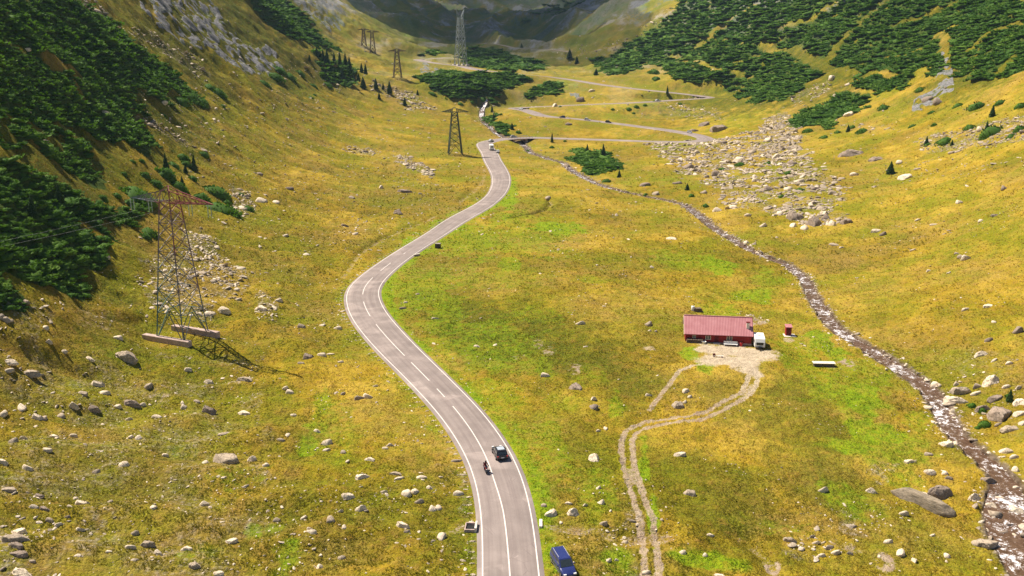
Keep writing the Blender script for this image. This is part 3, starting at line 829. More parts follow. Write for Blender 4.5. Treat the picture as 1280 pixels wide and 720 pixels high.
for s in (-1, 1):
    me = ribbon('edge_line', road_xy, road_z, (s * H - PW, s * H + PW), tuple([(.012 + .012), (.012 + .010)]) if s > 0 else ((.022), (.024)), M_PAINT, 0, int(np.argmin(np.abs(road_xy[:, 1] - 640) + 1e3 * (np.arange(nn) > nn * .5))))
    link('edge_line', me, road, kind='structure')
# centre line: solid near the viewer, long dashes before the bend
pixv = project(road_xy[:, 0], road_xy[:, 1], road_z)[1]
first = np.arange(nn) < int(np.argmax(road_xy[:, 1] > 400))
coff = np.interp(pixv, [170, 440, 540, 600, 640, 720], [0, 0, -.35, -.65, -.30, -.1])
for v0, v1 in [(503, 770), (482, 499), (452, 478), (404, 447), (375, 398), (345, 369), (327, 339), (315.5, 318.5), (183, 220)]:
    ii = np.nonzero(first & (pixv >= v0) & (pixv <= v1))[0]
    if len(ii) < 2: continue
    me = ribbon('centre_line', road_xy, road_z, (coff - .085, coff + .085), (.052, .052), M_PAINT, ii[0], ii[-1] + 1)
    link('centre_line', me, road, kind='structure')
me = ribbon('upper_road', up_xy, up_z, (-3.2, 0, 3.2), (0, .05, 0), simple('pale_road', (.36, .29, .22), .9, .1, var=.2, scale=.3))
link('upper_road', me, kind='structure')

# ------------------------------------------------------------------ stream water
t = NT('stream_water')
n1 = t.noise(.9, 4, .6, t.mapping((1, 1, 1), (0, 0, 0)), .6); n2 = t.noise(3.2, 4, .65, dist=1.2); n3 = t.noise(.22, 2)
foam = t.math('ADD', t.math('MULTIPLY', n1, .50), t.math('MULTIPLY', n2, .50))
foam = t.math('ADD', foam, t.math('MULTIPLY', t.rng(n3, .35, .65), .10))
fo = t.math('ADD', foam, t.attr('fall'))
fm = t.rng(fo, .59, .66)
t.col(t.mix(fm, t.mix(t.rng(n1, .3, .7), (.070, .036, .018), (.17, .100, .060)), (.82, .80, .84)))
t.L(t.rng(fm, 0, 1, .14, .6), t.b.inputs['Roughness']); t.spec(.3)
t.bump(fo, .8, .25)
tan = np.gradient(st_xy, axis=0); tan /= np.linalg.norm(tan, axis=1)[:, None]
nor = np.stack([tan[:, 1], -tan[:, 0]], 1)
m = len(st_xy); K = 9; V = []; fall = []
slope = np.clip(-np.gradient(st_z) / (np.hypot(*np.gradient(st_xy, axis=0).T)), 0, 1)
slope = smooth1(slope, 4)
for k in range(K):
    o = (k / (K - 1) * 2 - 1) * (st_w + .25)
    pts = st_xy + nor * o[:, None]
    V.append(np.concatenate([pts, (st_z + .0 + .12 * perlin(pts[:, 0] / 1.1, pts[:, 1] / 1.1, 91))[:, None]], 1))
    fall.append(np.clip(.03 * perlin(pts[:, 0] / 6, pts[:, 1] / 6, 92) + slope * .22, -.03, .055))
V = np.concatenate(V); F = []
for k in range(K - 1):
    a = np.arange(m - 1) + k * m; F.append(np.stack([a, a + 1, a + m + 1, a + m], 1))
me = new_mesh('stream_water', V, np.concatenate(F), t.m, True)
add_attr(me, 'fall', np.concatenate(fall))
link('stream_water', me, kind='structure')
# ------------------------------------------------------------------ prototypes
import bmesh
def ico(sub):
    bm = bmesh.new(); bmesh.ops.create_icosphere(bm, subdivisions=sub, radius=1.0)
    V = np.array([v.co[:] for v in bm.verts]); F = np.array([[v.index for v in f.verts] for f in bm.faces]); bm.free()
    return V, F
def rock_proto(sub, seed, flat=.7, elong=1.3, cuts=9):
    r = np.random.RandomState(seed)
    V, F = ico(sub); V = V.copy()
    for _ in range(cuts):
        n = r.normal(size=3); n[2] = abs(n[2]) * r.uniform(.2, 1.5); n /= np.linalg.norm(n); d = r.uniform(.42, .80)
        s = V @ n; ex = np.maximum(s - d, 0); V -= np.outer(ex * .95, n)
    if sub >= 3:
        for sc_, am in ((1.6, .10), (4.5, .045), (11, .02)):
            nz = perlin(V[:, 0] * sc_ + seed * 3.1 + V[:, 2] * sc_ * .7, V[:, 1] * sc_ - V[:, 2] * sc_ * .9 + seed, seed)
            V *= (1 + am * nz)[:, None]
    V *= np.array([elong, 1.0, flat])
    V += r.normal(scale=.018 if sub > 1 else .05, size=V.shape)
    return V, F
ROCK_LO = [rock_proto(1, 100 + i, random.uniform(.45, .85), random.uniform(1, 1.7), 5) for i in range(8)]
ROCK_MD = [rock_proto(2, 200 + i, random.uniform(.45, .85), random.uniform(1, 1.7), 8) for i in range(10)]
ROCK_HI = [rock_proto(4, 300 + i, random.uniform(.5, .8), random.uniform(1.1, 1.6), 15) for i in range(8)]

def shrub_proto(seed, nblade, size, lob=5, flat=.55, core_sub=2):
    """dome of upright needle branches over a lumpy core"""
    r = np.random.RandomState(seed)
    lobes = [(r.uniform(-.55, .55), r.uniform(-.55, .55), r.uniform(.35, .6)) for _ in range(lob)] + [(0, 0, .75)]
    V, F = ico(core_sub); V = V * [.86, .86, .5]; V[:, 2] = np.maximum(V[:, 2], -.1)
    ang = np.arctan2(V[:, 1], V[:, 0])
    V[:, :2] *= (1 + .18 * np.sin(3 * ang + seed) + .1 * np.sin(7 * ang + 2 * seed))[:, None]
    V[:, 2] *= 1 + .25 * np.sin(V[:, 0] * 5 + seed) * np.cos(V[:, 1] * 6)
    VV = [V]; FF = [F]; off = len(V)
    bv = []; bf = []
    for i in range(nblade):
        lx, ly, lr = lobes[r.randint(len(lobes))]
        th = r.uniform(0, 6.283); ph = math.acos(r.uniform(.0, 1))
        n = np.array([math.cos(th) * math.sin(ph), math.sin(th) * math.sin(ph), math.cos(ph)])
        p = np.array([lx, ly, 0]) + n * lr * np.array([1, 1, flat * 1.25])
        d = n * [1, 1, .6] + [0, 0, .7] + r.normal(scale=.3, size=3); d /= np.linalg.norm(d)
        s = np.cross(d, r.normal(size=3)); s /= np.linalg.norm(s)
        L = size * r.uniform(.6, 1.4); Wd = L * .30
        q = p - d * L * .4
        k = off + len(bv)
        bv += [q - s * Wd * .5, q + s * Wd * .5, q + d * L * .55 + s * Wd, q + d * L, q + d * L * .55 - s * Wd]
        bf += [[k, k + 1, k + 2], [k, k + 2, k + 4], [k + 4, k + 2, k + 3]]
    VV.append(np.array(bv)); FF.append(np.array(bf))
    return np.concatenate(VV), np.concatenate(FF)
SHRUB_LO = [shrub_proto(10 + i, 34, .42, 4, core_sub=1) for i in range(5)]
SHRUB_MD = [shrub_proto(20 + i, 110, .26, 6, core_sub=1) for i in range(6)]
SHRUB_HI = [shrub_proto(30 + i, 520, .16, 9, core_sub=2) for i in range(6)]

def scatter(protos, x, y, z, s, hs=None, rs=RS, tilt=.15, rotz=None):
    """one merged vertex/face set of many copies"""
    n = len(x); which = rs.randint(len(protos), size=n); VV = []; FF = []; off = 0
    rz = rs.uniform(0, 6.283, n) if rotz is None else rotz
    hs = s if hs is None else hs
    tx = rs.normal(scale=tilt, size=n); ty = rs.normal(scale=tilt, size=n)
    for k, (V, F) in enumerate(protos):
        m = np.nonzero(which == k)[0]
        if len(m) == 0: continue
        c, sn = np.cos(rz[m])[:, None], np.sin(rz[m])[:, None]
        X = (V[None, :, 0] * c - V[None, :, 1] * sn) * s[m][:, None]
        Y = (V[None, :, 0] * sn + V[None, :, 1] * c) * s[m][:, None]
        Z = V[None, :, 2] * hs[m][:, None] + X * tx[m][:, None] + Y * ty[m][:, None]
        P3 = np.stack([X + x[m][:, None], Y + y[m][:, None], Z + z[m][:, None]], -1).reshape(-1, 3)
        FF.append((F[None] + (np.arange(len(m)) * len(V))[:, None, None] + off).reshape(-1, 3))
        VV.append(P3); off += len(P3)
    return np.concatenate(VV), np.concatenate(FF)

# ------------------------------------------------------------------ foliage materials
def foliage_mat(name, a, b, c):
    t = NT(name)
    geo = t.n.new('ShaderNodeNewGeometry')
    n1 = t.noise(.075, 4); n2 = t.noise(.5, 3)
    f = t.math('ADD', t.math('MULTIPLY', geo.outputs['Random Per Island'], .25), t.math('MULTIPLY', t.rng(n2, .3, .7), .3))
    f = t.math('ADD', f, t.math('MULTIPLY', t.rng(n1, .36, .64), .5))
    t.col(t.ramp(f, [(.1, a), (.5, b), (.95, c)])); t.rough(.75); t.spec(.15)
    tr = t.n.new('ShaderNodeBsdfTranslucent'); mx = t.n.new('ShaderNodeMixShader'); mx.inputs[0].default_value = .22
    tr.inputs[0].default_value = (b[0] * 1.8, b[1] * 1.8, b[2], 1)
    t.L(t.b.outputs[0], mx.inputs[1]); t.L(tr.outputs[0], mx.inputs[2]); t.L(mx.outputs[0], t.out.inputs[0])
    return t.m
M_PINE = foliage_mat('dwarf_pine_needles', (.030, .085, .008), (.060, .135, .012), (.125, .210, .020))
M_SPRUCE = foliage_mat('spruce_needles', (.022, .050, .014), (.042, .085, .018), (.080, .125, .026))
M_BARK = simple('bark', (.12, .08, .055), .9, .1, var=.3, scale=4)

# ------------------------------------------------------------------ thickets: stuff nobody could count
TH_LABEL = {'a': 'dark dwarf pine thicket covering the steep upper slope above the lattice tower', 'e': 'broad dark green dwarf pine thicket on the steep slope above the hairpin road',
 'c': 'dense dwarf pine thicket on the slope behind the red and green lattice tower', 'h': 'dark round thicket below the tall grey lattice tower',
 'l': 'low dark thicket beside the narrow upper stream', 'm': 'dark thicket standing in for the shaded fold on the ridge beside the rock cliff', 'g': 'thicket among the boulder field below the steep green slope'}
def fill(letters, spacing_min):
    polys = [p for n, p, th in thick_w if n in letters]
    pts = []
    for p in polys:
        x0, y0 = p.min(0); x1, y1 = p.max(0)
        ym = y0
        while ym < y1:
            sp = max(spacing_min, .0046 * ym)
            xs = np.arange(x0, x1, sp)
            pts.append(np.stack([xs + RS.uniform(-.5, .5, len(xs)) * sp, ym + RS.uniform(-.5, .5, len(xs)) * sp, np.full(len(xs), sp)], 1))
            ym += sp
    pts = np.concatenate(pts)
    x, y, sp = pts.T
    m = (nz_at(needle, x, y) > .5) & thick_mask(x, y, letters)
    # keep what the frame could see, with a margin
    a = np.abs(x) / np.maximum(y, 1)
    m &= (a < .72)
    return x[m], y[m], sp[m]
tot = 0
for letters in (['a', 'b', 'd'], ['c'], ['e', 'f'], ['g'], ['h', 'i', 'j'], ['k'], ['l'], ['m'], ['n', 'o'], ['p']):
    x, y, sp = fill(letters, 1.25)
    if len(x) < 3: continue
    z = gz(x, y)
    big = .85 + .5 * perlin(x / 9, y / 9, 81)
    s = sp * (.95 + RS.uniform(-.2, .35, len(x))) * np.clip(big, .7, 1.35) * np.exp(RS.normal(0, .25, len(x)))
    near = y < 230
    s = s * 1.28
    hsc = np.clip(s * .62, .5, 1.7) * np.where(y > 350, 1.15, 1)
    parts = []
    for msk, pr in ((near, SHRUB_MD), (~near, SHRUB_LO)):
        if msk.sum(): parts.append(scatter(pr, x[msk], y[msk], z[msk] - .1, s[msk], hsc[msk]))
    V = np.concatenate([p[0] for p in parts]); off = 0; FF = []
    for p in parts: FF.append(p[1] + off); off += len(p[0])
    lab = next((TH_LABEL[l] for l in letters if l in TH_LABEL), 'dark dwarf pine scrub patch on the far valley side')
    if letters[0] == 'k': lab = 'small dark thicket on the bank between two legs of the hairpin road'
    if letters[0] == 'n': lab = 'scattered low scrub around the spruces and the waterfall stream'
    if letters[0] == 'p': lab = 'blue green scrub high on the hazy far slope'
    link('dwarf_pine_thicket', new_mesh('dwarf_pine_thicket', V, np.concatenate(FF), M_PINE), None, lab, 'thicket', None, 'stuff')
    tot += len(x)
print('thicket clumps', tot)

# ------------------------------------------------------------------ single shrubs and spruces (u, v base, width px, height px)
WORDS_ZONE = [(215, 240, 'above the lattice tower arms'), (60, 300, 'on the thicket slope at the left'), (270, 215, 'on the slope right of the lattice tower top'), (400, 90, 'on the grey scree by the left rock ridge'), (330, 120, 'on the upper left grass slope'),
 (740, 205, 'beside the narrow upper stream'), (860, 225, 'on the grass between stream and boulder field'), (960, 180, 'in the boulder field below the hairpin'), (1105, 210, 'alone on the right grass slope'),
 (1240, 160, 'by the grey scree on the right slope'), (1220, 500, 'among the boulders on the right stream bank'), (700, 80, 'beside the upper hairpin leg'), (830, 120, 'between the upper hairpin legs'), (1085, 130, 'below the big right hand thicket'),
 (640, 165, 'by the road bridge'), (1180, 80, 'beside the rock pinnacle'), (600, 120, 'below the tall grey tower'), (150, 190, 'on the upper left slope by the stone strip'), (880, 260, 'on the far bank of the middle stream')]
PLACED_LABELS = []
def zone_of(u, v, zones): return min(zones, key=lambda z: (z[0] - u) ** 2 + (1.6 * (z[1] - v)) ** 2)[2]
SHR = [(172,245,48,15),(205,221,30,20),(182,222,13,9),(195,231,20,10),(222,234,24,12),(185,289,22,12),(146,249,12,7),(232,205,14,8),(270,240,38,14),(252,248,22,12),(275,264,44,18),(300,241,9,5),(215,205,18,10),(182,300,16,8),(178,207,9,5),(155,214,9,5),
 (165,203,8,4),(310,262,14,10),(240,226,12,10),(180,222,12,8),(255,196,14,7),(128,251,14,9),(228,200,15,9),(262,258,18,10),(283,250,12,7),(290,268,20,10),
 (205,125,30,10),(240,122,28,9),(272,118,20,10),(262,110,16,8),(278,133,8,4),(203,140,12,5),(228,128,20,8),(252,130,22,9),
 (345,100,20,8),(362,98,16,8),(375,92,14,6),(350,90,20,6),(392,108,12,5),(410,106,14,5),(330,104,16,5),(388,122,8,4),(393,120,5,4),
 (758,227,13,7),(864,246,9,6),(882,258,9,9),(925,207,14,6),(985,218,12,6),(977,247,9,6),(806,233,12,6),(807,244,6,4),
 (1105,136,14,11),(1078,165,16,8),(1065,160,10,6),(1221,135,22,12),(1240,168,30,20),(1275,163,16,12),(1212,161,14,8),(1168,158,8,5),(1180,178,20,8),(1160,181,9,5),(1250,130,14,8),(1275,135,14,8),(1264,172,12,6),
 (1228,513,12,10),(1215,508,12,15),(1262,495,11,18),(1231,531,17,13),(1222,535,8,6),
 (786,137,8,5),(795,134,7,5),(806,132,6,5),(766,137,5,4),(818,127,6,3),(700,134,5,3),(792,142,5,4),(850,130,6,3),(745,92,7,4),(817,92,15,8),(820,99,12,6),(1130,103,10,5),(1047,167,8,5),
 (690,185,7,7),(706,177,5,5),(636,161,6,5),(648,166,8,6),(660,188,8,4),(604,124,10,4),(622,120,8,4),(575,130,8,3),(590,128,6,3),(540,118,10,4),(960,205,10,5),(1000,238,10,5),(1010,165,14,6),(1030,172,12,5),(903,212,10,5),
 (1140,160,10,5),(1198,132,14,7),(1150,112,12,6),(1165,140,10,4),(10,385,10,4),(132,300,14,10),(118,335,16,10)]
CON = [(42,275,17,30),(75,255,14,26),(243,212,9,20),(208,215,10,24),(228,232,8,14),(232,215,7,12),
 (396,72,5,12),(404,77,6,14),(409,80,7,18),(418,82,6,14),(425,84,7,18),(432,85,7,17),(437,89,8,18),(452,92,6,12),(457,93,6,13),(454,110,9,14),(470,112,7,13),(479,113,4,8),(487,118,8,15),(474,124,5,8),(506,132,6,10),
 (448,100,6,10),(442,100,6,12),(428,98,7,13),(418,97,6,12),(387,77,4,8),(399,66,5,10),(522,119,4,7),
 (734,190,6,10),(754,196,8,16),(774,222,6,9),(859,238,7,8),(1113,218,11,15),(1158,180,7,11),(1232,172,9,20),(834,120,4,10),(772,112,5,5),(712,74,8,11),(721,80,6,9),(745,94,6,8),(690,178,4,12),(615,140,4,9),(617,150,4,9),(640,162,5,8),(1160,535,6,4),
 (1060,165,6,9),(652,60,4,6),(668,172,3,5),(1240,146,8,14),(1190,180,5,7),(1262,500,9,16)]
CON = [c for c in CON if c[3] >= 6]
shr_meshes = [new_mesh('dwarf_pine_foliage', V, F, M_PINE) for V, F in SHRUB_HI]
stem_mesh = None
def stem():
    r = np.random.RandomState(5); bm = bmesh.new()
    for i in range(6):
        a = i / 6 * 6.283 + r.uniform(-.3, .3); p0 = Vector((0, 0, -.35)); p1 = Vector((math.cos(a) * .3, math.sin(a) * .3, .12)); p2 = Vector((math.cos(a) * .62, math.sin(a) * .62, .38))
        for q0, q1, r0, r1 in ((p0, p1, .06, .045), (p1, p2, .045, .02)):
            d = (q1 - q0); m = Matrix.Translation((q0 + q1) / 2) @ d.to_track_quat('Z', 'Y').to_matrix().to_4x4()
            bmesh.ops.create_cone(bm, segments=6, radius1=r0, radius2=r1, depth=d.length, matrix=m, cap_ends=True)
    me = bpy.data.meshes.new('stem'); bm.to_mesh(me); bm.free(); me.materials.append(M_BARK); return me
stem_mesh = stem()
def conifer_proto(seed, n_tier=13, per=16):
    r = np.random.RandomState(seed); V = []; F = []
    # height 1, radius .5 scaled later
    for i in range(n_tier):
        h = .06 + .92 * (i / n_tier) ** .92
        R = (.50 * (1 - h) ** .85 + .015)
        m = max(5, int(per * (1 - h) + 5))
        for k in range(m):
            a = (k + r.uniform(-.35, .35)) / m * 6.283; rr = R * r.uniform(.7, 1.18)
            d = np.array([math.cos(a), math.sin(a), 0]); s = np.array([-d[1], d[0], 0])
            b = len(V); wd = rr * .30 + .02; hh = h + r.uniform(-.015, .015)
            V += [[0, 0, hh + .045], list(d * rr * .55 + s * wd + [0, 0, hh + .010]), list(d * rr + [0, 0, hh - .035 + r.uniform(-.02, .03)]), list(d * rr * .55 - s * wd + [0, 0, hh + .010]),
                  list(d * rr * .6 + [0, 0, hh + .05]), list(d * rr * .35 + [0, 0, hh - .05])]
            F += [[b, b + 1, b + 4], [b + 1, b + 2, b + 4], [b + 4, b + 2, b + 3], [b, b + 4, b + 3], [b, b + 5, b + 1], [b + 1, b + 5, b + 2], [b + 3, b + 2, b + 5], [b, b + 3, b + 5]]
    b = len(V); V += [[.02, 0, .92], [-.01, .017, .92], [-.01, -.017, .92], [0, 0, 1.03]]; F += [[b, b + 1, b + 3], [b + 1, b + 2, b + 3], [b + 2, b, b + 3]]
    return np.array(V), np.array(F)
con_meshes = [new_mesh('spruce_crown', *conifer_proto(50 + i), M_SPRUCE) for i in range(5)]
bm = bmesh.new(); bmesh.ops.create_cone(bm, segments=8, radius1=.035, radius2=.008, depth=1.1, matrix=Matrix.Translation((0, 0, .40)), cap_ends=True)
trunk_mesh = bpy.data.meshes.new('spruce_trunk'); bm.to_mesh(trunk_mesh); bm.free(); trunk_mesh.materials.append(M_BARK)

LAB = []      # (object, base words, zone, size px) -> unique wording at the end
def sizes_word(w):
    return 'tiny' if w < 7 else 'small' if w < 12 else 'medium' if w < 22 else 'large'
for i, (u, v, wpx, hpx) in enumerate(SHR):
    x, y, z, tt = at(u, v)
    if nz_at(needle, np.array([x]), np.array([y]))[0] > .6: continue
    W_ = wpx / ppm(tt) / 2 / .95
    hh = max(.8 * W_, min(1.6 * W_, hpx / ppm(tt) * 1.2)) * 1.15
    e_ = max(1.0, W_ * .7); gx_ = float((gz(x + e_, y) - gz(x - e_, y))[0]) / 2 / e_; gy_ = float((gz(x, y + e_) - gz(x, y - e_))[0]) / 2 / e_
    g = thing('dwarf_pine_shrub', '', 'shrub', (x, y, float(gz(x, y)[0]) - .12 * hh), 0, 'single dwarf pine shrubs on the slopes')
    g.rotation_euler = Vector((-gx_ * .85, -gy_ * .85, 1)).to_track_quat('Z', 'Y').to_euler()
    f = link('foliage', shr_meshes[i % len(shr_meshes)], g); f.scale = (W_, W_, hh)
    s = link('stem', stem_mesh, g); s.scale = (W_, W_, hh)
    LAB.append((g, '{size} %s pine shrub' % ('round' if wpx < 1.6 * hpx else 'low spreading'), (u, v), wpx * hpx, WORDS_ZONE, None))
for i, (u, v, wpx, hpx) in enumerate(CON):
    x, y, z, tt = at(u, v)
    hh = hpx / ppm(tt) * 1.08; W_ = wpx / ppm(tt) * 1.15
    g = thing('spruce_tree', '', 'tree', (x, y, z - .1), random.uniform(0, 6.28), 'single spruces on the slopes')
    f = link('crown', con_meshes[i % len(con_meshes)], g); f.scale = (W_, W_, hh)
    s = link('trunk', trunk_mesh, g); s.scale = (hh, hh, hh * .9)
    LAB.append((g, '{size} dark %s spruce' % ('slender pointed' if hpx > 1.8 * wpx else 'bushy pointed'), (u, v), wpx * hpx, WORDS_ZONE, None))

# ------------------------------------------------------------------ boulders
RZONE = [(60,480,'in the stony grass left of the lattice tower'),(158,446,'just below the lattice tower footings'),(20,670,'at the lower left corner'),(110,600,'on the lower left meadow'),(230,690,'on the bottom edge grass at left'),(283,572,'around the big cracked slab'),
 (400,690,'on the grass left of the road bottom'),(450,615,'on the meadow between cracked slab and road'),(530,625,'close to the left road verge near the motorcycle'),(570,680,'next to the left culvert'),(400,445,'on the brown bank left of the road bend'),(450,500,'on the green patch left of the dashed road'),
 (370,500,'on the yellow green meadow right of the tower'),(330,380,'right of the tower footings'),(220,350,'in the scree behind the tower'),(300,250,'in the scree right of the tower arms'),(330,250,'on the high left slope'),(520,240,'on the slope above the road S bend'),(520,210,'in the stone patch below the second tower'),
 (440,170,'on the brown slope at upper left'),(690,640,'above the right culvert headwall'),(745,620,'between road and cart track'),(725,485,'on the heather knoll right of the road'),(720,405,'on the green knoll left of the red house'),(850,500,'inside the bend of the cart track'),(810,400,'left of the red house'),
 (850,590,'on the meadow right of the cart track'),(790,670,'beside the lower cart track'),(1000,600,'on the brown meadow left of the grey slab'),(1020,690,'in the white stone patch at the bottom'),(1150,630,'around the long grey slab'),(1100,590,'on the grass above the long grey slab'),
 (1250,650,'in and beside the lower stream'),(1230,570,'on the bank of the foaming stream bend'),(1220,495,'in the boulder group right of the stream'),(1260,450,'on the grass above the right boulder group'),(1220,385,'on the yellow slope right of the stream'),(1150,330,'on the wide yellow slope'),(1240,270,'high on the yellow right slope'),
 (1110,290,'right of the two dark boulders'),(1010,275,'by the two dark boulders'),(930,270,'on the far bank of the middle stream'),(930,215,'in the upper boulder field'),(1000,190,'in the right part of the boulder field'),(880,150,'by the hairpin bend'),(760,120,'between the hairpin legs'),(1100,190,'on the upper right grass slope'),(1220,170,'in the grey scree on the right slope'),
 (1010,130,'in the scree below the thicket'),(1180,110,'by the rock pinnacle'),(690,245,'on the knoll right of the S bend'),(560,290,'by the bank above the road'),(960,400,'behind the white caravan'),(810,235,'beside the thin middle stream'),(170,170,'in the stone strip at upper left'),(200,60,'high on the upper left slope')]
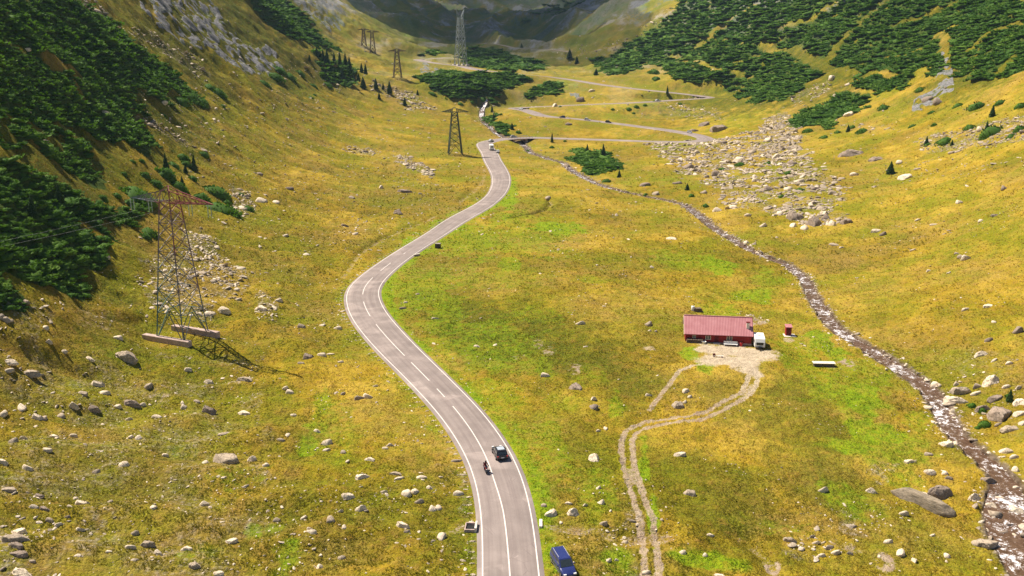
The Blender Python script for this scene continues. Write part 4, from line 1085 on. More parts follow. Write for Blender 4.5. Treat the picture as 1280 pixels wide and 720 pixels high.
BLD = [(283,572,38,19,'h'),(158,446,26,16,''),(1150,628,76,24,'s'),(1171,615,38,22,'d'),(1216,621,19,12,''),(1232,679,32,14,''),(1271,637,22,12,''),(743,573,15,13,''),(850,569,15,7,''),(862,615,15,9,''),
(720,482,17,17,'d'),(690,640,17,13,''),(715,640,16,13,''),(680,631,7,6,''),(711,629,9,5,''),(751,627,9,10,''),(748,610,6,7,''),(847,505,14,11,''),(857,488,10,8,''),(856,503,6,5,''),(862,497,6,4,''),(742,509,10,10,'d'),(741,501,9,5,''),(757,535,5,6,''),(748,538,6,4,''),
(811,403,9,7,''),(725,404,12,5,''),(681,469,12,6,''),(812,412,5,3,''),(820,413,4,3,''),(811,494,8,4,''),(732,431,6,3,''),
(23,661,20,11,''),(20,675,32,11,''),(21,685,22,7,'d'),(26,692,26,7,'d'),(24,712,33,11,''),(184,679,18,12,''),(163,686,13,8,''),(197,690,14,9,''),(289,671,16,9,''),(243,705,14,12,''),(234,685,16,8,''),(271,711,15,7,''),(193,642,8,8,''),(169,667,9,7,''),(100,625,18,8,''),
(255,626,14,8,''),(4,580,14,8,''),(18,557,10,8,''),(35,588,12,9,''),(155,581,13,9,''),(317,577,14,9,''),(9,616,22,5,''),(47,616,14,5,'d'),(43,635,11,6,''),(56,638,14,6,'d'),(62,650,10,6,''),(73,656,9,6,''),(85,650,8,4,'d'),(101,661,10,6,''),(138,628,6,6,''),(28,549,12,6,''),(60,569,11,6,''),(68,546,12,5,''),
(281,545,16,4,''),(174,549,7,7,''),(164,547,7,6,''),(206,564,8,6,''),(120,585,10,7,''),(73,731,20,10,''),(88,634,8,5,''),(60,717,9,6,''),(40,700,8,5,''),
(453,597,20,10,''),(433,619,18,10,''),(451,634,13,10,''),(413,652,10,10,''),(380,642,8,7,''),(390,671,13,5,''),(388,668,7,5,''),(427,692,9,7,''),(399,703,7,8,''),(509,615,12,11,''),(519,613,9,9,''),(524,627,11,7,''),(541,635,9,9,''),(548,634,8,8,''),(504,659,17,8,''),(509,666,8,5,''),(552,669,11,12,''),(573,616,12,9,''),
(537,610,9,5,''),(495,594,16,6,''),(499,600,12,4,''),(527,597,14,5,''),(480,612,9,5,''),(429,563,7,6,''),(463,572,14,6,''),(409,549,12,9,''),(408,557,9,4,''),(351,551,10,5,''),(487,557,10,5,''),(482,561,8,4,''),(333,588,8,6,''),(345,641,9,9,''),(425,637,8,5,''),(430,660,6,7,''),
(12,455,20,6,''),(37,466,28,8,''),(121,482,16,9,''),(116,509,17,9,'d'),(92,506,13,9,''),(76,512,9,12,''),(164,504,24,11,'d'),(197,527,13,5,''),(161,521,9,5,''),(187,489,10,8,''),(259,511,18,11,'d'),(305,512,18,5,''),(131,493,13,6,''),(7,401,14,7,''),(31,374,15,5,'d'),(149,426,14,6,''),(262,474,16,7,''),(307,478,20,7,''),(45,520,14,9,''),
(279,389,18,8,''),(235,461,9,6,''),(104,497,14,5,''),(112,451,14,5,''),(80,441,9,5,''),(62,431,8,6,''),(55,520,9,9,''),(3,512,9,9,''),(178,507,8,5,''),(230,508,7,6,''),(246,501,9,4,''),(92,546,10,6,''),(147,507,14,5,''),(57,413,10,5,''),(0,395,9,9,''),
(384,445,14,11,'d'),(403,444,12,6,''),(413,443,10,3,''),(377,411,9,6,''),(327,384,17,9,''),(362,487,10,6,''),(357,484,7,5,''),(449,496,12,8,''),(460,495,11,8,''),(367,517,8,4,''),(396,536,9,5,''),(377,454,9,4,''),(422,410,10,6,''),(426,453,7,3,''),(469,483,7,3,''),(429,490,6,5,''),(349,380,9,5,''),(503,385,9,4,'d'),(544,398,8,3,''),(522,367,5,3,''),(596,434,8,3,''),(507,378,5,3,''),
(496,267,14,6,'d'),(440,248,7,4,''),(327,252,13,6,''),(345,255,9,5,''),(506,239,18,5,'d'),(525,242,6,3,''),(431,282,8,4,'d'),(444,294,7,4,''),(476,234,6,4,''),(362,236,10,4,'d'),(323,218,10,4,'d'),
(897,262,11,7,''),(954,283,9,5,''),(820,241,8,6,''),(807,231,13,7,'d'),(894,217,12,8,'d'),(860,209,12,6,'d'),(685,246,6,8,''),(709,208,12,6,'d'),(917,258,9,5,''),(935,268,9,4,''),(847,229,12,4,'d'),(815,333,5,3,''),
(992,269,24,14,'d'),(1019,277,20,18,'d'),(1032,271,13,9,'d'),(991,283,8,6,''),(1005,284,9,8,''),(1041,281,10,7,''),(1059,277,14,8,'d'),(975,266,8,6,''),(1095,288,18,6,''),(1104,293,9,5,'d'),(1042,306,13,3,''),(1052,309,8,3,''),(1161,337,7,4,''),(1208,321,12,7,''),(1201,320,8,5,''),(1147,275,7,3,''),(1167,281,9,3,''),(1226,276,7,4,''),(1245,269,16,3,''),
(1255,234,10,5,'d'),(1199,252,9,5,''),(1131,221,18,7,''),(1095,199,17,6,'d'),(1065,190,30,13,'d'),(990,203,12,13,'d'),(1125,203,10,4,''),(1052,223,8,4,''),(1068,218,12,5,''),(1186,343,6,3,''),(1142,312,9,3,''),(1196,317,7,3,''),
(1207,386,10,5,''),(1236,382,22,4,''),(1225,443,19,7,''),(1236,424,10,7,'d'),(1272,414,12,9,'d'),(1242,402,5,5,''),(1261,455,9,5,''),(1203,487,25,12,''),(1194,501,31,12,''),(1221,490,13,6,''),(1238,476,20,17,''),(1250,512,26,30,'d'),(1275,500,14,14,''),(1230,508,21,9,'d'),(1274,517,14,9,''),(1262,535,20,9,''),
(1169,480,11,9,''),(1191,514,8,7,''),(1196,478,8,5,''),(1222,482,12,6,''),(1258,484,10,6,''),(1273,484,9,6,''),(1244,496,18,9,'d'),(1248,529,10,5,''),
(1137,577,16,8,''),(1160,590,16,8,''),(1181,591,8,7,''),(1186,597,9,5,''),(1029,611,13,8,''),(1089,611,14,8,''),(1130,640,12,8,''),(987,676,15,8,''),(1110,677,11,6,''),(1126,690,14,12,''),(1142,700,8,9,''),(1161,567,10,5,''),(1270,609,13,8,''),(1240,631,16,10,''),(1182,556,17,9,''),(1219,678,9,12,''),(1235,598,22,13,'d'),
(1255,665,16,8,'d'),(1262,655,12,7,'d'),(1244,618,12,6,'d'),(1270,588,10,8,''),(1258,563,16,8,''),(1268,570,12,7,''),(1036,687,12,6,''),(1020,681,9,6,''),(1045,692,12,6,''),(1027,695,10,6,''),(1015,672,9,5,''),(900,718,20,5,''),(853,693,8,7,''),(882,694,7,6,''),(827,653,4,4,''),(888,668,9,5,''),
(761,697,6,7,''),(771,697,5,3,''),(755,655,10,7,''),(763,642,4,6,''),(781,678,8,5,''),(808,713,11,5,''),(791,652,8,4,''),(731,632,7,4,''),(701,652,4,8,''),(1184,691,8,8,''),(1062,693,8,5,''),(1186,638,7,4,''),(1166,668,7,5,''),
(880,155,14,6,'d'),(900,160,22,9,'d'),(868,163,9,4,'d'),(711,155,8,4,'d'),(693,132,7,5,''),(725,124,9,6,'d'),(740,113,8,4,''),(905,178,9,4,'d'),(1172,127,12,7,'d'),(1160,122,12,9,'d'),(1040,95,9,9,''),(1062,142,14,7,''),(960,175,9,6,''),(940,190,9,6,''),(970,195,11,6,''),(925,198,11,6,''),(905,188,9,4,''),
(880,240,9,5,''),(960,235,12,6,'d'),(1000,225,12,6,''),(1020,235,12,5,'d'),(1040,240,12,5,''),(945,225,11,5,''),(985,235,9,6,''),(870,190,9,4,''),(840,185,8,4,''),(1045,120,9,5,''),(1060,105,7,4,''),(1225,160,9,5,''),(1190,190,9,4,''),
(33,56,9,4,''),(34,139,9,4,''),(132,142,8,8,''),(2,132,6,3,''),(134,324,7,5,''),(88,349,6,3,''),(55,172,8,8,'d'),(70,327,5,3,''),(205,133,9,4,''),(222,155,8,3,'')]
V, F = ico(4); V = V.copy(); r_ = np.random.RandomState(4)
for n, d in (((0, 0, 1), .55), ((0, -1, .5), .6), ((0, 1, .6), .62), ((.9, -.3, .5), .8), ((-.9, .2, .45), .75), ((.5, .7, .6), .72), ((-.4, -.8, .7), .66)):
    n = np.array(n, float); n /= np.linalg.norm(n); V -= np.outer(np.maximum(V @ n - d, 0) * .97, n)
V[:, 2] += .05 * perlin(V[:, 0] * 1.5 + 5, V[:, 1] * 14, 7) + .04 * perlin(V[:, 0] * 5, V[:, 1] * 5, 8); V[:, 1] += .05 * perlin(V[:, 0] * 3, V[:, 2] * 9, 9)
slab_mesh = new_mesh('rock_slab', V, F, M_SLAB)
bmesh_cache = {}
def boulder_mesh(kind, k, d):
    key = (kind, k, d)
    if key not in bmesh_cache:
        V, F = (ROCK_HI if kind == 'hi' else ROCK_MD)[k]
        me = new_mesh('boulder', V, F, (M_ROCKM if d == 2 else M_ROCKD) if d else M_ROCK, False)
        bmesh_cache[key] = me
    return bmesh_cache[key]
BPOS = []
for i, (u, v, wpx, hpx, fl) in enumerate(BLD):
    x, y, z, tt = at(u, v + hpx * .25)
    pp = ppm(tt)
    dep = math.atan2(CAMZ - z, y)
    hw_ = wpx / pp / 2 * 1.15
    # height in the picture = depth * sin + height * cos
    H_ = hpx / pp * 1.2
    rise = min(H_ * .75, hw_ * 1.1); deep = max((H_ - rise * math.cos(dep)) / max(math.sin(dep), .15) / 2, hw_ * .45); deep = min(deep, hw_ * 1.3)
    kind = 'hi' if wpx > 13 else 'md'
    k = i % (8 if kind == 'hi' else 10)
    dark = 2 if 's' in fl or 'h' in fl else 1 if 'd' in fl else 2 if i % 4 == 1 else 0
    V = (ROCK_HI if kind == 'hi' else ROCK_MD)[k][0]
    ex = np.abs(V).max(0)
    o = link('boulder', boulder_mesh(kind, k, dark), None, '', 'boulder', 'boulders strewn over the valley', None, (x, y, float(gz(x, y)[0]) + rise * .12))
    o.scale = (hw_ * 1.05 / ex[0], deep / ex[1], rise * .95 / ex[2])
    o.rotation_euler = (random.uniform(-.15, .15), random.uniform(-.12, .12), random.uniform(-.35, .35) + random.choice((0, math.pi)))
    if 's' in fl:       # the long leaning slab
        o.scale = (4.7, 1.45, 1.9); o.rotation_euler = (.1, .12, -.70); o.data = slab_mesh
        x, y, z, tt = at(1153, 629); o.location = (x, y, float(gz(x, y)[0]) + .3); o.name = 'rock_slab'
    if 'h' in fl: o.rotation_euler = (.15, .1, -.35); o.name = 'cracked_slab'
    BPOS.append((x, y))
    tone = 'brownish dark' if dark == 1 else 'grey brown' if dark == 2 else 'pale grey'
    shape = 'flat' if wpx > 2.4 * hpx else 'upright' if hpx > wpx else 'rounded' if i % 3 else 'angular'
    fixed = {283: 'largest cracked grey slab on the meadow left of the road', 1150: 'long grey striated rock slab leaning beside the lower stream', 1171: 'rounded dark boulder behind the long striated slab', 158: 'lone rounded grey boulder just below the lattice tower footings'}.get(u)
    LAB.append((o, '{size} %s %s boulder' % (tone, shape), (u, v), wpx * hpx, RZONE, fixed))
print('boulders', len(BLD))

# loose stones too many to count
SX = []; SY = []; SS = []
for poly, dens, size in scree_w:
    x0, y0 = poly.min(0); x1, y1 = poly.max(0)
    N = int((x1 - x0) * (y1 - y0) * dens * 1.6)
    N = min(N, 30000)
    x = RS.uniform(x0, x1, N); y = RS.uniform(y0, y1, N)
    kk = np.clip(y / 60, 0, 9) * (dens < .5)
    m = in_poly(x + 2.5 * perlin(x / 6, y / 6, 57) + kk * perlin(x / 16, y / 16, 191), y + 2.5 * perlin(x / 3, y / 3, 55) + kk * perlin(x / 16, y / 16, 192), poly)
    m &= perlin(x / 7, y / 7, 95) + RS.uniform(-.3, .3, N) > (-.08 if dens < .45 else -.3)
    x, y = x[m], y[m]
    s = size * np.exp(RS.normal(0, .55, len(x))) * .5
    SX.append(x); SY.append(y); SS.append(s)
# general sprinkle, clustered
N = 24000
a_ = RS.uniform(-.62, .62, N); yy_ = 95 * (820 / 95) ** (RS.uniform(0, 1, N) ** .9)
xx_ = a_ * yy_
cl_ = perlin(xx_ / 12, yy_ / 12, 96) + .6 * perlin(xx_ / 40, yy_ / 40, 97) + RS.uniform(-.3, .3, N)
m = cl_ > np.where(xx_ < -.02 * yy_, .06, .40) - .22 * (yy_ > 260)
xx_, yy_ = xx_[m], yy_[m]
SX.append(xx_); SY.append(yy_); SS.append(np.exp(RS.normal(0, .5, len(xx_))) * .14 * np.clip(yy_ / 220, .8, 3.2))
# stream bed stones
i_ = RS.randint(0, len(st_xy), 6500); off_ = RS.normal(0, 1, 6500)
xs_ = st_xy[i_, 0] + nor[i_, 0] * off_ * (st_w[i_] + .4) * .9 + RS.normal(0, .4, 6500); ysn = st_xy[i_, 1] + nor[i_, 1] * off_ * (st_w[i_] + .4) * .9
SX.append(xs_); SY.append(ysn); SS.append(np.exp(RS.normal(0, .55, 6500)) * .19 * (1 + (st_w[i_] > 2.1) * .5))
# stone edging along the left of the road
i_ = RS.randint(0, np.argmax(road_xy[:, 1] > 330), 1500); tn = np.gradient(road_xy, axis=0); tn /= np.linalg.norm(tn, axis=1)[:, None]; nr = np.stack([tn[:, 1], -tn[:, 0]], 1)
o_ = -(H[i_] + 1.1 + np.abs(RS.normal(0, .35, 1500)))
SX.append(road_xy[i_, 0] + nr[i_, 0] * o_); SY.append(road_xy[i_, 1] + nr[i_, 1] * o_); SS.append(np.exp(RS.normal(0, .4, 1500)) * .13)
x = np.concatenate(SX); y = np.concatenate(SY); s = np.concatenate(SS)
mk = np.ones(len(x), bool)
dd, pr = near_path(x, y, road_xy, 12)
mk &= dd > lerp_at(road_half, pr) + .9
dd, pr = near_path(x, y, up_xy, 8); mk &= dd > 3.6
dd, pr = near_path(x, y, tr_xy, 4); mk &= dd > .8 + s * 0
mk &= ~(thick_mask(x, y) & (RS.uniform(0, 1, len(x)) > .03))
for fx, fy, fr in flat_w: mk &= np.hypot(x - fx, y - fy) > fr * .95
mk &= np.abs(x) / y < .8
x, y, s = x[mk], y[mk], s[mk]
s = np.minimum(s, 1.6)
z = gz(x, y)
print('stones', len(x))
pxs = s * 2 * FPX / y
brown_ = RS.uniform(0, 1, len(x)) < .25 + .45 * (y > 300) + .35 * sstep(0, .3, perlin(x / 25, y / 25, 181))
for nm, msk, pr, lab, mt_ in (('loose_stones', (pxs >= 3.2) & ~brown_, ROCK_MD, 'pale angular stones strewn over grass, scree and stream banks', M_ROCK), ('dark_stones', brown_, ROCK_MD, 'brownish grey weathered stones mixed into the scree and grass', M_ROCKM), ('loose_rubble', (pxs < 3.2) & ~brown_, ROCK_LO, 'fine pale rubble scattered through grass and scree fields', M_ROCK)):
    V, Fc = scatter(pr, x[msk], y[msk], z[msk] + s[msk] * .02, s[msk], s[msk] * RS.uniform(.5, .95, msk.sum()), tilt=.25)
    link(nm, new_mesh(nm, V, Fc, mt_, False), None, lab, 'stones', None, 'stuff')

# ------------------------------------------------------------------ grass tussocks close to the viewer
def tuft_proto(seed, n=9):
    r = np.random.RandomState(seed); V = []; F = []
    for i in range(n):
        a = r.uniform(0, 6.283); d = np.array([math.cos(a), math.sin(a), 0]); lean = r.uniform(.15, .9); L = r.uniform(.7, 1.2)
        p = d * r.uniform(0, .35); s = np.array([-d[1], d[0], 0]) * r.uniform(.10, .18); tip = p + d * lean * .7 + [0, 0, L * .8]
        b = len(V); V += [list(p - s), list(p + s), list((p + tip) / 2 + s * .8 + [0, 0, .1]), list(tip)]
        F += [[b, b + 1, b + 2], [b, b + 2, b + 3]]
    return np.array(V), np.array(F)
TUFT = [tuft_proto(i) for i in range(6)]
N = 190000
yy_ = 1 / RS.uniform(1 / 620.0, 1 / 94.0, N) ** 1.0; xx_ = RS.uniform(-.63, .63, N) * yy_
k = perlin(xx_ / 1.6, yy_ / 1.6, 98) + .6 * perlin(xx_ / 6, yy_ / 6, 99)
m = k > -.15 + 1.0 * sstep(220, 560, yy_) * RS.uniform(.3, 1, N)
dd, pr = near_path(xx_, yy_, road_xy, 12); m &= dd > lerp_at(road_half, pr) + 1.3
m &= (nz_at(dirt, xx_, yy_) < .3) & (nz_at(wet, xx_, yy_) < .2) & (nz_at(needle, xx_, yy_) < .5)
for fx, fy, fr in flat_w[:1]: m &= np.hypot(xx_ - fx, yy_ - fy) > fr * .9
xx_, yy_, k = xx_[m], yy_[m], k[m]
sz = RS.uniform(.12, .26, len(xx_)) * (1 + .5 * np.clip(k, 0, 1)) * np.clip(yy_ / 150, .85, 3.0)
V, Fc = scatter(TUFT, xx_, yy_, gz(xx_, yy_) - .03, sz, sz * .9, tilt=0)
me = new_mesh('grass_tussocks', V, Fc, None)
g0 = nz_at(gold, xx_, yy_); g1 = nz_at(green, xx_, yy_); g2 = nz_at(heath, xx_, yy_)
# same order as scatter() lays the copies out is not kept, so read the masks per vertex
vx, vy = V[:, 0], V[:, 1]
for nme, arr in (('green', green), ('heath', heath), ('gold', gold)): add_attr(me, nme, nz_at(arr, vx, vy))
t = NT('tussock_grass')
geo = t.n.new('ShaderNodeNewGeometry'); n1 = t.noise(.5, 3)
f = t.math('ADD', t.math('MULTIPLY', t.attr('gold'), .5), t.math('MULTIPLY', geo.outputs['Random Per Island'], .5))
c = t.ramp(f, [(.0, (.14, .145, .012)), (.35, (.27, .225, .020)), (.7, (.42, .31, .036)), (1, (.58, .44, .09))])
c = t.mix(t.math('MULTIPLY', t.attr('green'), .8), c, t.ramp(geo.outputs['Random Per Island'], [(0, (.11, .22, .006)), (1, (.32, .44, .015))]))
c = t.mix(t.math('MULTIPLY', t.attr('heath'), .65), c, t.ramp(geo.outputs['Random Per Island'], [(0, (.07, .10, .008)), (.7, (.17, .18, .012)), (1, (.30, .20, .03))]))
t.col(c); t.rough(.9); t.spec(.1)
tr = t.n.new('ShaderNodeBsdfTranslucent'); mx = t.n.new('ShaderNodeMixShader'); mx.inputs[0].default_value = .35; t.L(c, tr.inputs[0]); t.L(t.b.outputs[0], mx.inputs[1]); t.L(tr.outputs[0], mx.inputs[2]); t.L(mx.outputs[0], t.out.inputs[0])
me.materials.append(t.m)
link('grass_tussocks', me, None, 'tussocky yellow green mountain grass covering the valley floor', 'grass', None, 'stuff')
print('tufts', len(xx_))
# ------------------------------------------------------------------ small mesh builder
class MB:
    def __init__(s): s.V = []; s.F = []
    def add(s, V, F):
        o = len(s.V); s.V += [tuple(map(float, v)) for v in V]; s.F += [[i + o for i in f] for f in F]; return s
    def box(s, c, d, rot=None, taper=1.0):
        x, y, z = d[0] / 2, d[1] / 2, d[2] / 2
        V = [(-x, -y, -z), (x, -y, -z), (x, y, -z), (-x, y, -z), (-x * taper, -y * taper, z), (x * taper, -y * taper, z), (x * taper, y * taper, z), (-x * taper, y * taper, z)]
        if rot is not None: V = [tuple(rot @ Vector(v)) for v in V]
        V = [(v[0] + c[0], v[1] + c[1], v[2] + c[2]) for v in V]
        return s.add(V, [[0, 3, 2, 1], [4, 5, 6, 7], [0, 1, 5, 4], [1, 2, 6, 5], [2, 3, 7, 6], [3, 0, 4, 7]])
    def bar(s, a, b, r=.05, n=4, r2=None):
        a = Vector(a); b = Vector(b); d = b - a; L = d.length
        if L < 1e-6: return s
        q = d.to_track_quat('Z', 'Y'); r2 = r if r2 is None else r2; V = []
        for k, (p, rr) in enumerate(((a, r), (b, r2))):
            for i in range(n):
                t = (i + .5) / n * 2 * math.pi
                V.append(tuple(p + q @ Vector((math.cos(t) * rr, math.sin(t) * rr, 0))))
        F = [[i, (i + 1) % n, n + (i + 1) % n, n + i] for i in range(n)] + [list(range(n))[::-1], list(range(n, 2 * n))]
        return s.add(V, F)
    def rings(s, rings, cap=True):
        n = len(rings[0]); V = [p for r in rings for p in r]; F = []
        for k in range(len(rings) - 1):
            for i in range(n):
                j = (i + 1) % n; F.append([k * n + i, k * n + j, (k + 1) * n + j, (k + 1) * n + i])
        if cap: F.append(list(range(n))[::-1]); F.append([(len(rings) - 1) * n + i for i in range(n)])
        return s.add(V, F)
    def ball(s, c, r, sub=2, sc=(1, 1, 1)):
        V, F = ico(sub); V = V * np.array(sc) * r + np.array(c); return s.add(V, F.tolist())
    def quad(s, p): return s.add(p, [[0, 1, 2, 3]])
    def build(s, name, mat, parent=None, smooth=False, bevel=0, **kw):
        me = new_mesh(name, s.V, s.F, mat, smooth)
        bm = bmesh.new(); bm.from_mesh(me); bmesh.ops.recalc_face_normals(bm, faces=bm.faces); bm.to_mesh(me); bm.free()
        o = link(name, me, parent, **kw)
        if bevel:
            md = o.modifiers.new('bevel', 'BEVEL'); md.width = bevel; md.segments = 2; md.limit_method = 'ANGLE'
        return o
def copy_tree(o, parent=None):
    c = o.copy(); COL.objects.link(c); c.parent = parent
    for ch in list(o.children): copy_tree(ch, c)
    return c

# ------------------------------------------------------------------ lattice pylons
t = NT('painted_lattice_steel')
sp = t.n.new('ShaderNodeSeparateXYZ'); t.L(t.tc.outputs['Object'], sp.inputs[0])
n1 = t.noise(.30, 4, .6)
f = t.math('ADD', t.math('MULTIPLY', sp.outputs[2], .018), t.math('ADD', t.math('MULTIPLY', n1, .9), t.math('MULTIPLY', sp.outputs[0], .04)))
t.col(t.ramp(f, [(.50, (.08, .17, .17)), (.70, (.19, .20, .21)), (.90, (.22, .13, .13)), (1.0, (.28, .07, .07))])); t.rough(.6); t.spec(.3); M_LAT = t.m
M_GALV = simple('galvanised_steel', (.34, .37, .40), .5, .4, .3)
M_DKLAT = simple('dull_green_steel', (.085, .105, .08), .7, .3, 0)
M_RUST = simple('brown_lattice_steel', (.16, .12, .10), .7, .3, 0)
M_CONC = simple('weathered_concrete', (.44, .33, .29), .9, .1, var=.25, scale=1.5)
M_CONCW = simple('whitish_concrete', (.66, .60, .52), .9, .1, var=.2, scale=2)
M_GLASSI = simple('insulator_glass', (.34, .42, .37), .25, .6)
def lattice_mast(root, H_, wb, wt, mat, levels, thick=.13, arms=None, armmat=None, brace=.07, headup=0):
    def w(z): return (wb + (wt - wb) * z / H_) / 2
    zs = [0.0]
    for i in range(levels): zs.append(H_ * (1 - (1 - (i + 1) / levels) ** 1.0))
    # bays get shorter towards the top
    q = .86; tot = sum(q ** i for i in range(levels)); zs = [0]; 
    for i in range(levels): zs.append(zs[-1] + H_ * q ** i / tot)
    cor = [(-1, -1), (1, -1), (1, 1), (-1, 1)]
    for cx, cy in cor:
        m = MB()
        for a, b in zip(zs[:-1], zs[1:]): m.bar((cx * w(a), cy * w(a), a), (cx * w(b), cy * w(b), b), thick)
        m.build('leg', mat, root)
    for k in range(4):
        (ax, ay), (bx, by) = cor[k], cor[(k + 1) % 4]; m = MB()
        for i, (a, b) in enumerate(zip(zs[:-1], zs[1:])):
            A0 = Vector((ax * w(a), ay * w(a), a)); B0 = Vector((bx * w(a), by * w(a), a)); A1 = Vector((ax * w(b), ay * w(b), b)); B1 = Vector((bx * w(b), by * w(b), b))
            if i == 0:
                mid = (A1 + B1) / 2
                m.bar(A0, mid, brace * 1.2); m.bar(B0, mid, brace * 1.2); m.bar(A1, B1, brace)
                m.bar((A0 + A1) / 2, (A0 + mid) / 2, brace * .7); m.bar((B0 + B1) / 2, (B0 + mid) / 2, brace * .7)
            else:
                m.bar(A0, B1, brace); m.bar(B0, A1, brace)
                if i % 2: m.bar(A1, B1, brace)
                c = (A0 + B0 + A1 + B1) / 4
                if i < 4: m.bar((A0 + A1) / 2, c, brace * .6); m.bar((B0 + B1) / 2, c, brace * .6)
        m.build('bracing', mat, root)
    return w, zs
def cross_arm(root, z0, L, wt, mat, side, rise=1.9, th=.075):
    m = MB(); h = wt / 2; tip = Vector((side * L, 0, z0 + .25))
    low = [Vector((side * h, -h, z0)), Vector((side * h, h, z0))]; up = [Vector((side * h * .8, -h * .7, z0 + rise)), Vector((side * h * .8, h * .7, z0 + rise))]
    for p in low + up: m.bar(p, tip, th)
    N = 6
    for k in range(1, N + 1):
        t0 = (k - 1) / (N); t1 = k / N
        for i in (0, 1):
            a = low[i].lerp(tip, t0); b = up[i].lerp(tip, t0); c = low[i].lerp(tip, min(t1, .97)); d = up[i].lerp(tip, min(t1, .97))
            m.bar(a, b, th * .6); m.bar(b, c, th * .6)
        a = low[0].lerp(tip, t0); b = low[1].lerp(tip, t0); c = low[1].lerp(tip, min(t1, .97)); m.bar(a, b, th * .6); m.bar(a, c, th * .6)
        a = up[0].lerp(tip, t0); b = up[1].lerp(tip, t0); m.bar(a, b, th * .6)
    return m.build('cross_arm', mat, root)
def pylon(u, v, hpx, wbpx, arm_px, rz, mat, label, levels=7, name='lattice_pylon', th=1.0, ins=False, slabs=False):
    x, y, z, tt = at(u, v); p = ppm(tt); Ht = hpx / p / .97
    root = thing(name, label, 'pylon', (x, y, z + .4), rz, 'power line towers along the valley')
    wb = wbpx / p; wt = wb * .38; topz = Ht * .90
    w, zs = lattice_mast(root, topz, wb, wt, mat, levels, .12 * th, brace=.055 * th)
    L = arm_px / p / 2
    for s in (-1, 1): cross_arm(root, topz - .2, L * (1.05 if s > 0 else .95), wt, mat, s, Ht * .075, .07 * th)
    m = MB(); h = wt / 2
    tp = Vector((0, 0, Ht))
    for cx, cy in ((-1, -1), (1, -1), (1, 1), (-1, 1)):
        m.bar((cx * h, cy * h, topz), (cx * h * .8, cy * h * .7, topz - .2 + Ht * .075), .07 * th); m.bar((cx * h * .8, cy * h * .7, topz - .2 + Ht * .075), tp, .06 * th)
        m.bar((cx * h, cy * h, topz), (-cy * h, cx * h, topz), .06 * th)
    m.build('tower_head', mat, root)
    return root, (x, y, z), Ht, L, wb, wt, topz
RZ1 = math.radians(-24)
root, P1, Ht, L1, wb, wt, topz = pylon(229, 423, 184, 43, 128, RZ1, M_LAT, 'tall red and green lattice power pylon standing on two concrete beams at left', 8, 'lattice_pylon', 1.35)
root.name = 'lattice_pylon'
for s in (-1, 1):
    m = MB(); m.box((-.9 if s < 0 else 0, s * wb / 2, -.1), (wb + 5.0, 1.15, 1.6)); m.box((-.9 if s < 0 else 0, s * wb / 2, .72), (wb + 4.7, .95, .06)); m.build('footing_beam', M_CONC, root, bevel=.05)
# insulator strings, in pairs
INS = []
for fx in (-1.0, -.52, .52, 1.0):
    for dy in (-.45, .45):
        m = MB(); x0 = fx * L1 * .95; z0 = topz + (.0 if abs(fx) < .9 else .0)
        for k in range(9): m.bar((x0 + dy * .9, 0, z0 - .25 - k * .26), (x0 + dy * .9, 0, z0 - .40 - k * .26), .13, 8, .09)
        m.bar((x0 + dy * .9, 0, z0), (x0 + dy * .9, 0, z0 - 2.6), .03)
        m.build('insulator_string', M_GLASSI, root)
    INS.append((fx * L1 * .95, 0, topz - 2.7))
# two wires that leave towards the lower left of the valley
R = Matrix.Translation((P1[0], P1[1], P1[2] + .4)) @ Matrix.Rotation(RZ1, 4, 'Z')
M_WIRE = simple('aluminium_wire', (.45, .45, .42), .5, .4)
for i, j in ((0, 0), (1, 1)):
    a = R @ Vector(INS[j]); b = a + Vector((-190, -118 + 8 * i, 10)); m = MB(); prev = a
    for k in range(1, 41):
        q = k / 40; p = a.lerp(b, q); p.z -= 4 * 12 * q * (1 - q); m.bar(prev, p, .017, 4); prev = p
    m.build('power_line', M_WIRE, label=('outermost' if i == 0 else 'second') + ' thin power cable running from the near pylon arm past the dark thicket', cat='cable', group='power cables on the near pylon')
pylon(569, 193, 56, 17, 34, math.radians(8), M_DKLAT, 'dull green lattice pylon on the brown slope above the road bend', 7, th=2.6)
pylon(497, 97, 35, 10, 22, 0, M_RUST, 'brown lattice pylon standing left of the small upper thicket', 6, th=2.4)
pylon(466, 67, 28, 7, 16, .1, M_RUST, 'small right hand pylon of the far pair on the brown slope', 5, th=3)
pylon(455, 58, 21, 6, 14, .1, M_RUST, 'small left hand pylon of the far pair on the brown slope', 5, th=3)
# the big grey tower with a forked head
x, y, z, tt = at(576, 82); p = ppm(tt)
root = thing('lattice_mast', 'tallest pale grey lattice tower with forked head above the dark round thicket', 'pylon', (x, y, z), .5, 'power line towers along the valley')
Hm = 58 / p
lattice_mast(root, Hm, 12.5 / p, 5.5 / p, M_GALV, 7, .30, brace=.17)
for s in (-1, 1):
    m = MB(); a = 2.6 / p
    for cy in (-1, 1): m.bar((s * a, cy * a, Hm), (s * 5.2 / p, 0, Hm + 9 / p), .22); m.bar((0, cy * a, Hm), (s * 5.2 / p, 0, Hm + 9 / p), .14)
    m.bar((s * 5.2 / p, 0, Hm + 9 / p), (s * 9 / p, 0, Hm + 9.5 / p), .16); m.bar((s * 5.2 / p, 0, Hm + 9 / p), (s * 5.4 / p, 0, Hm + 13 / p), .14)
    m.build('forked_arm', M_GALV, root)
for cx, cy in ((-1, -1), (1, -1), (1, 1), (-1, 1)): MB().box((cx * 6.2 / p, cy * 6.2 / p, -.2), (3.2, 3.2, 3.0), taper=.8).build('footing', M_CONCW, root)

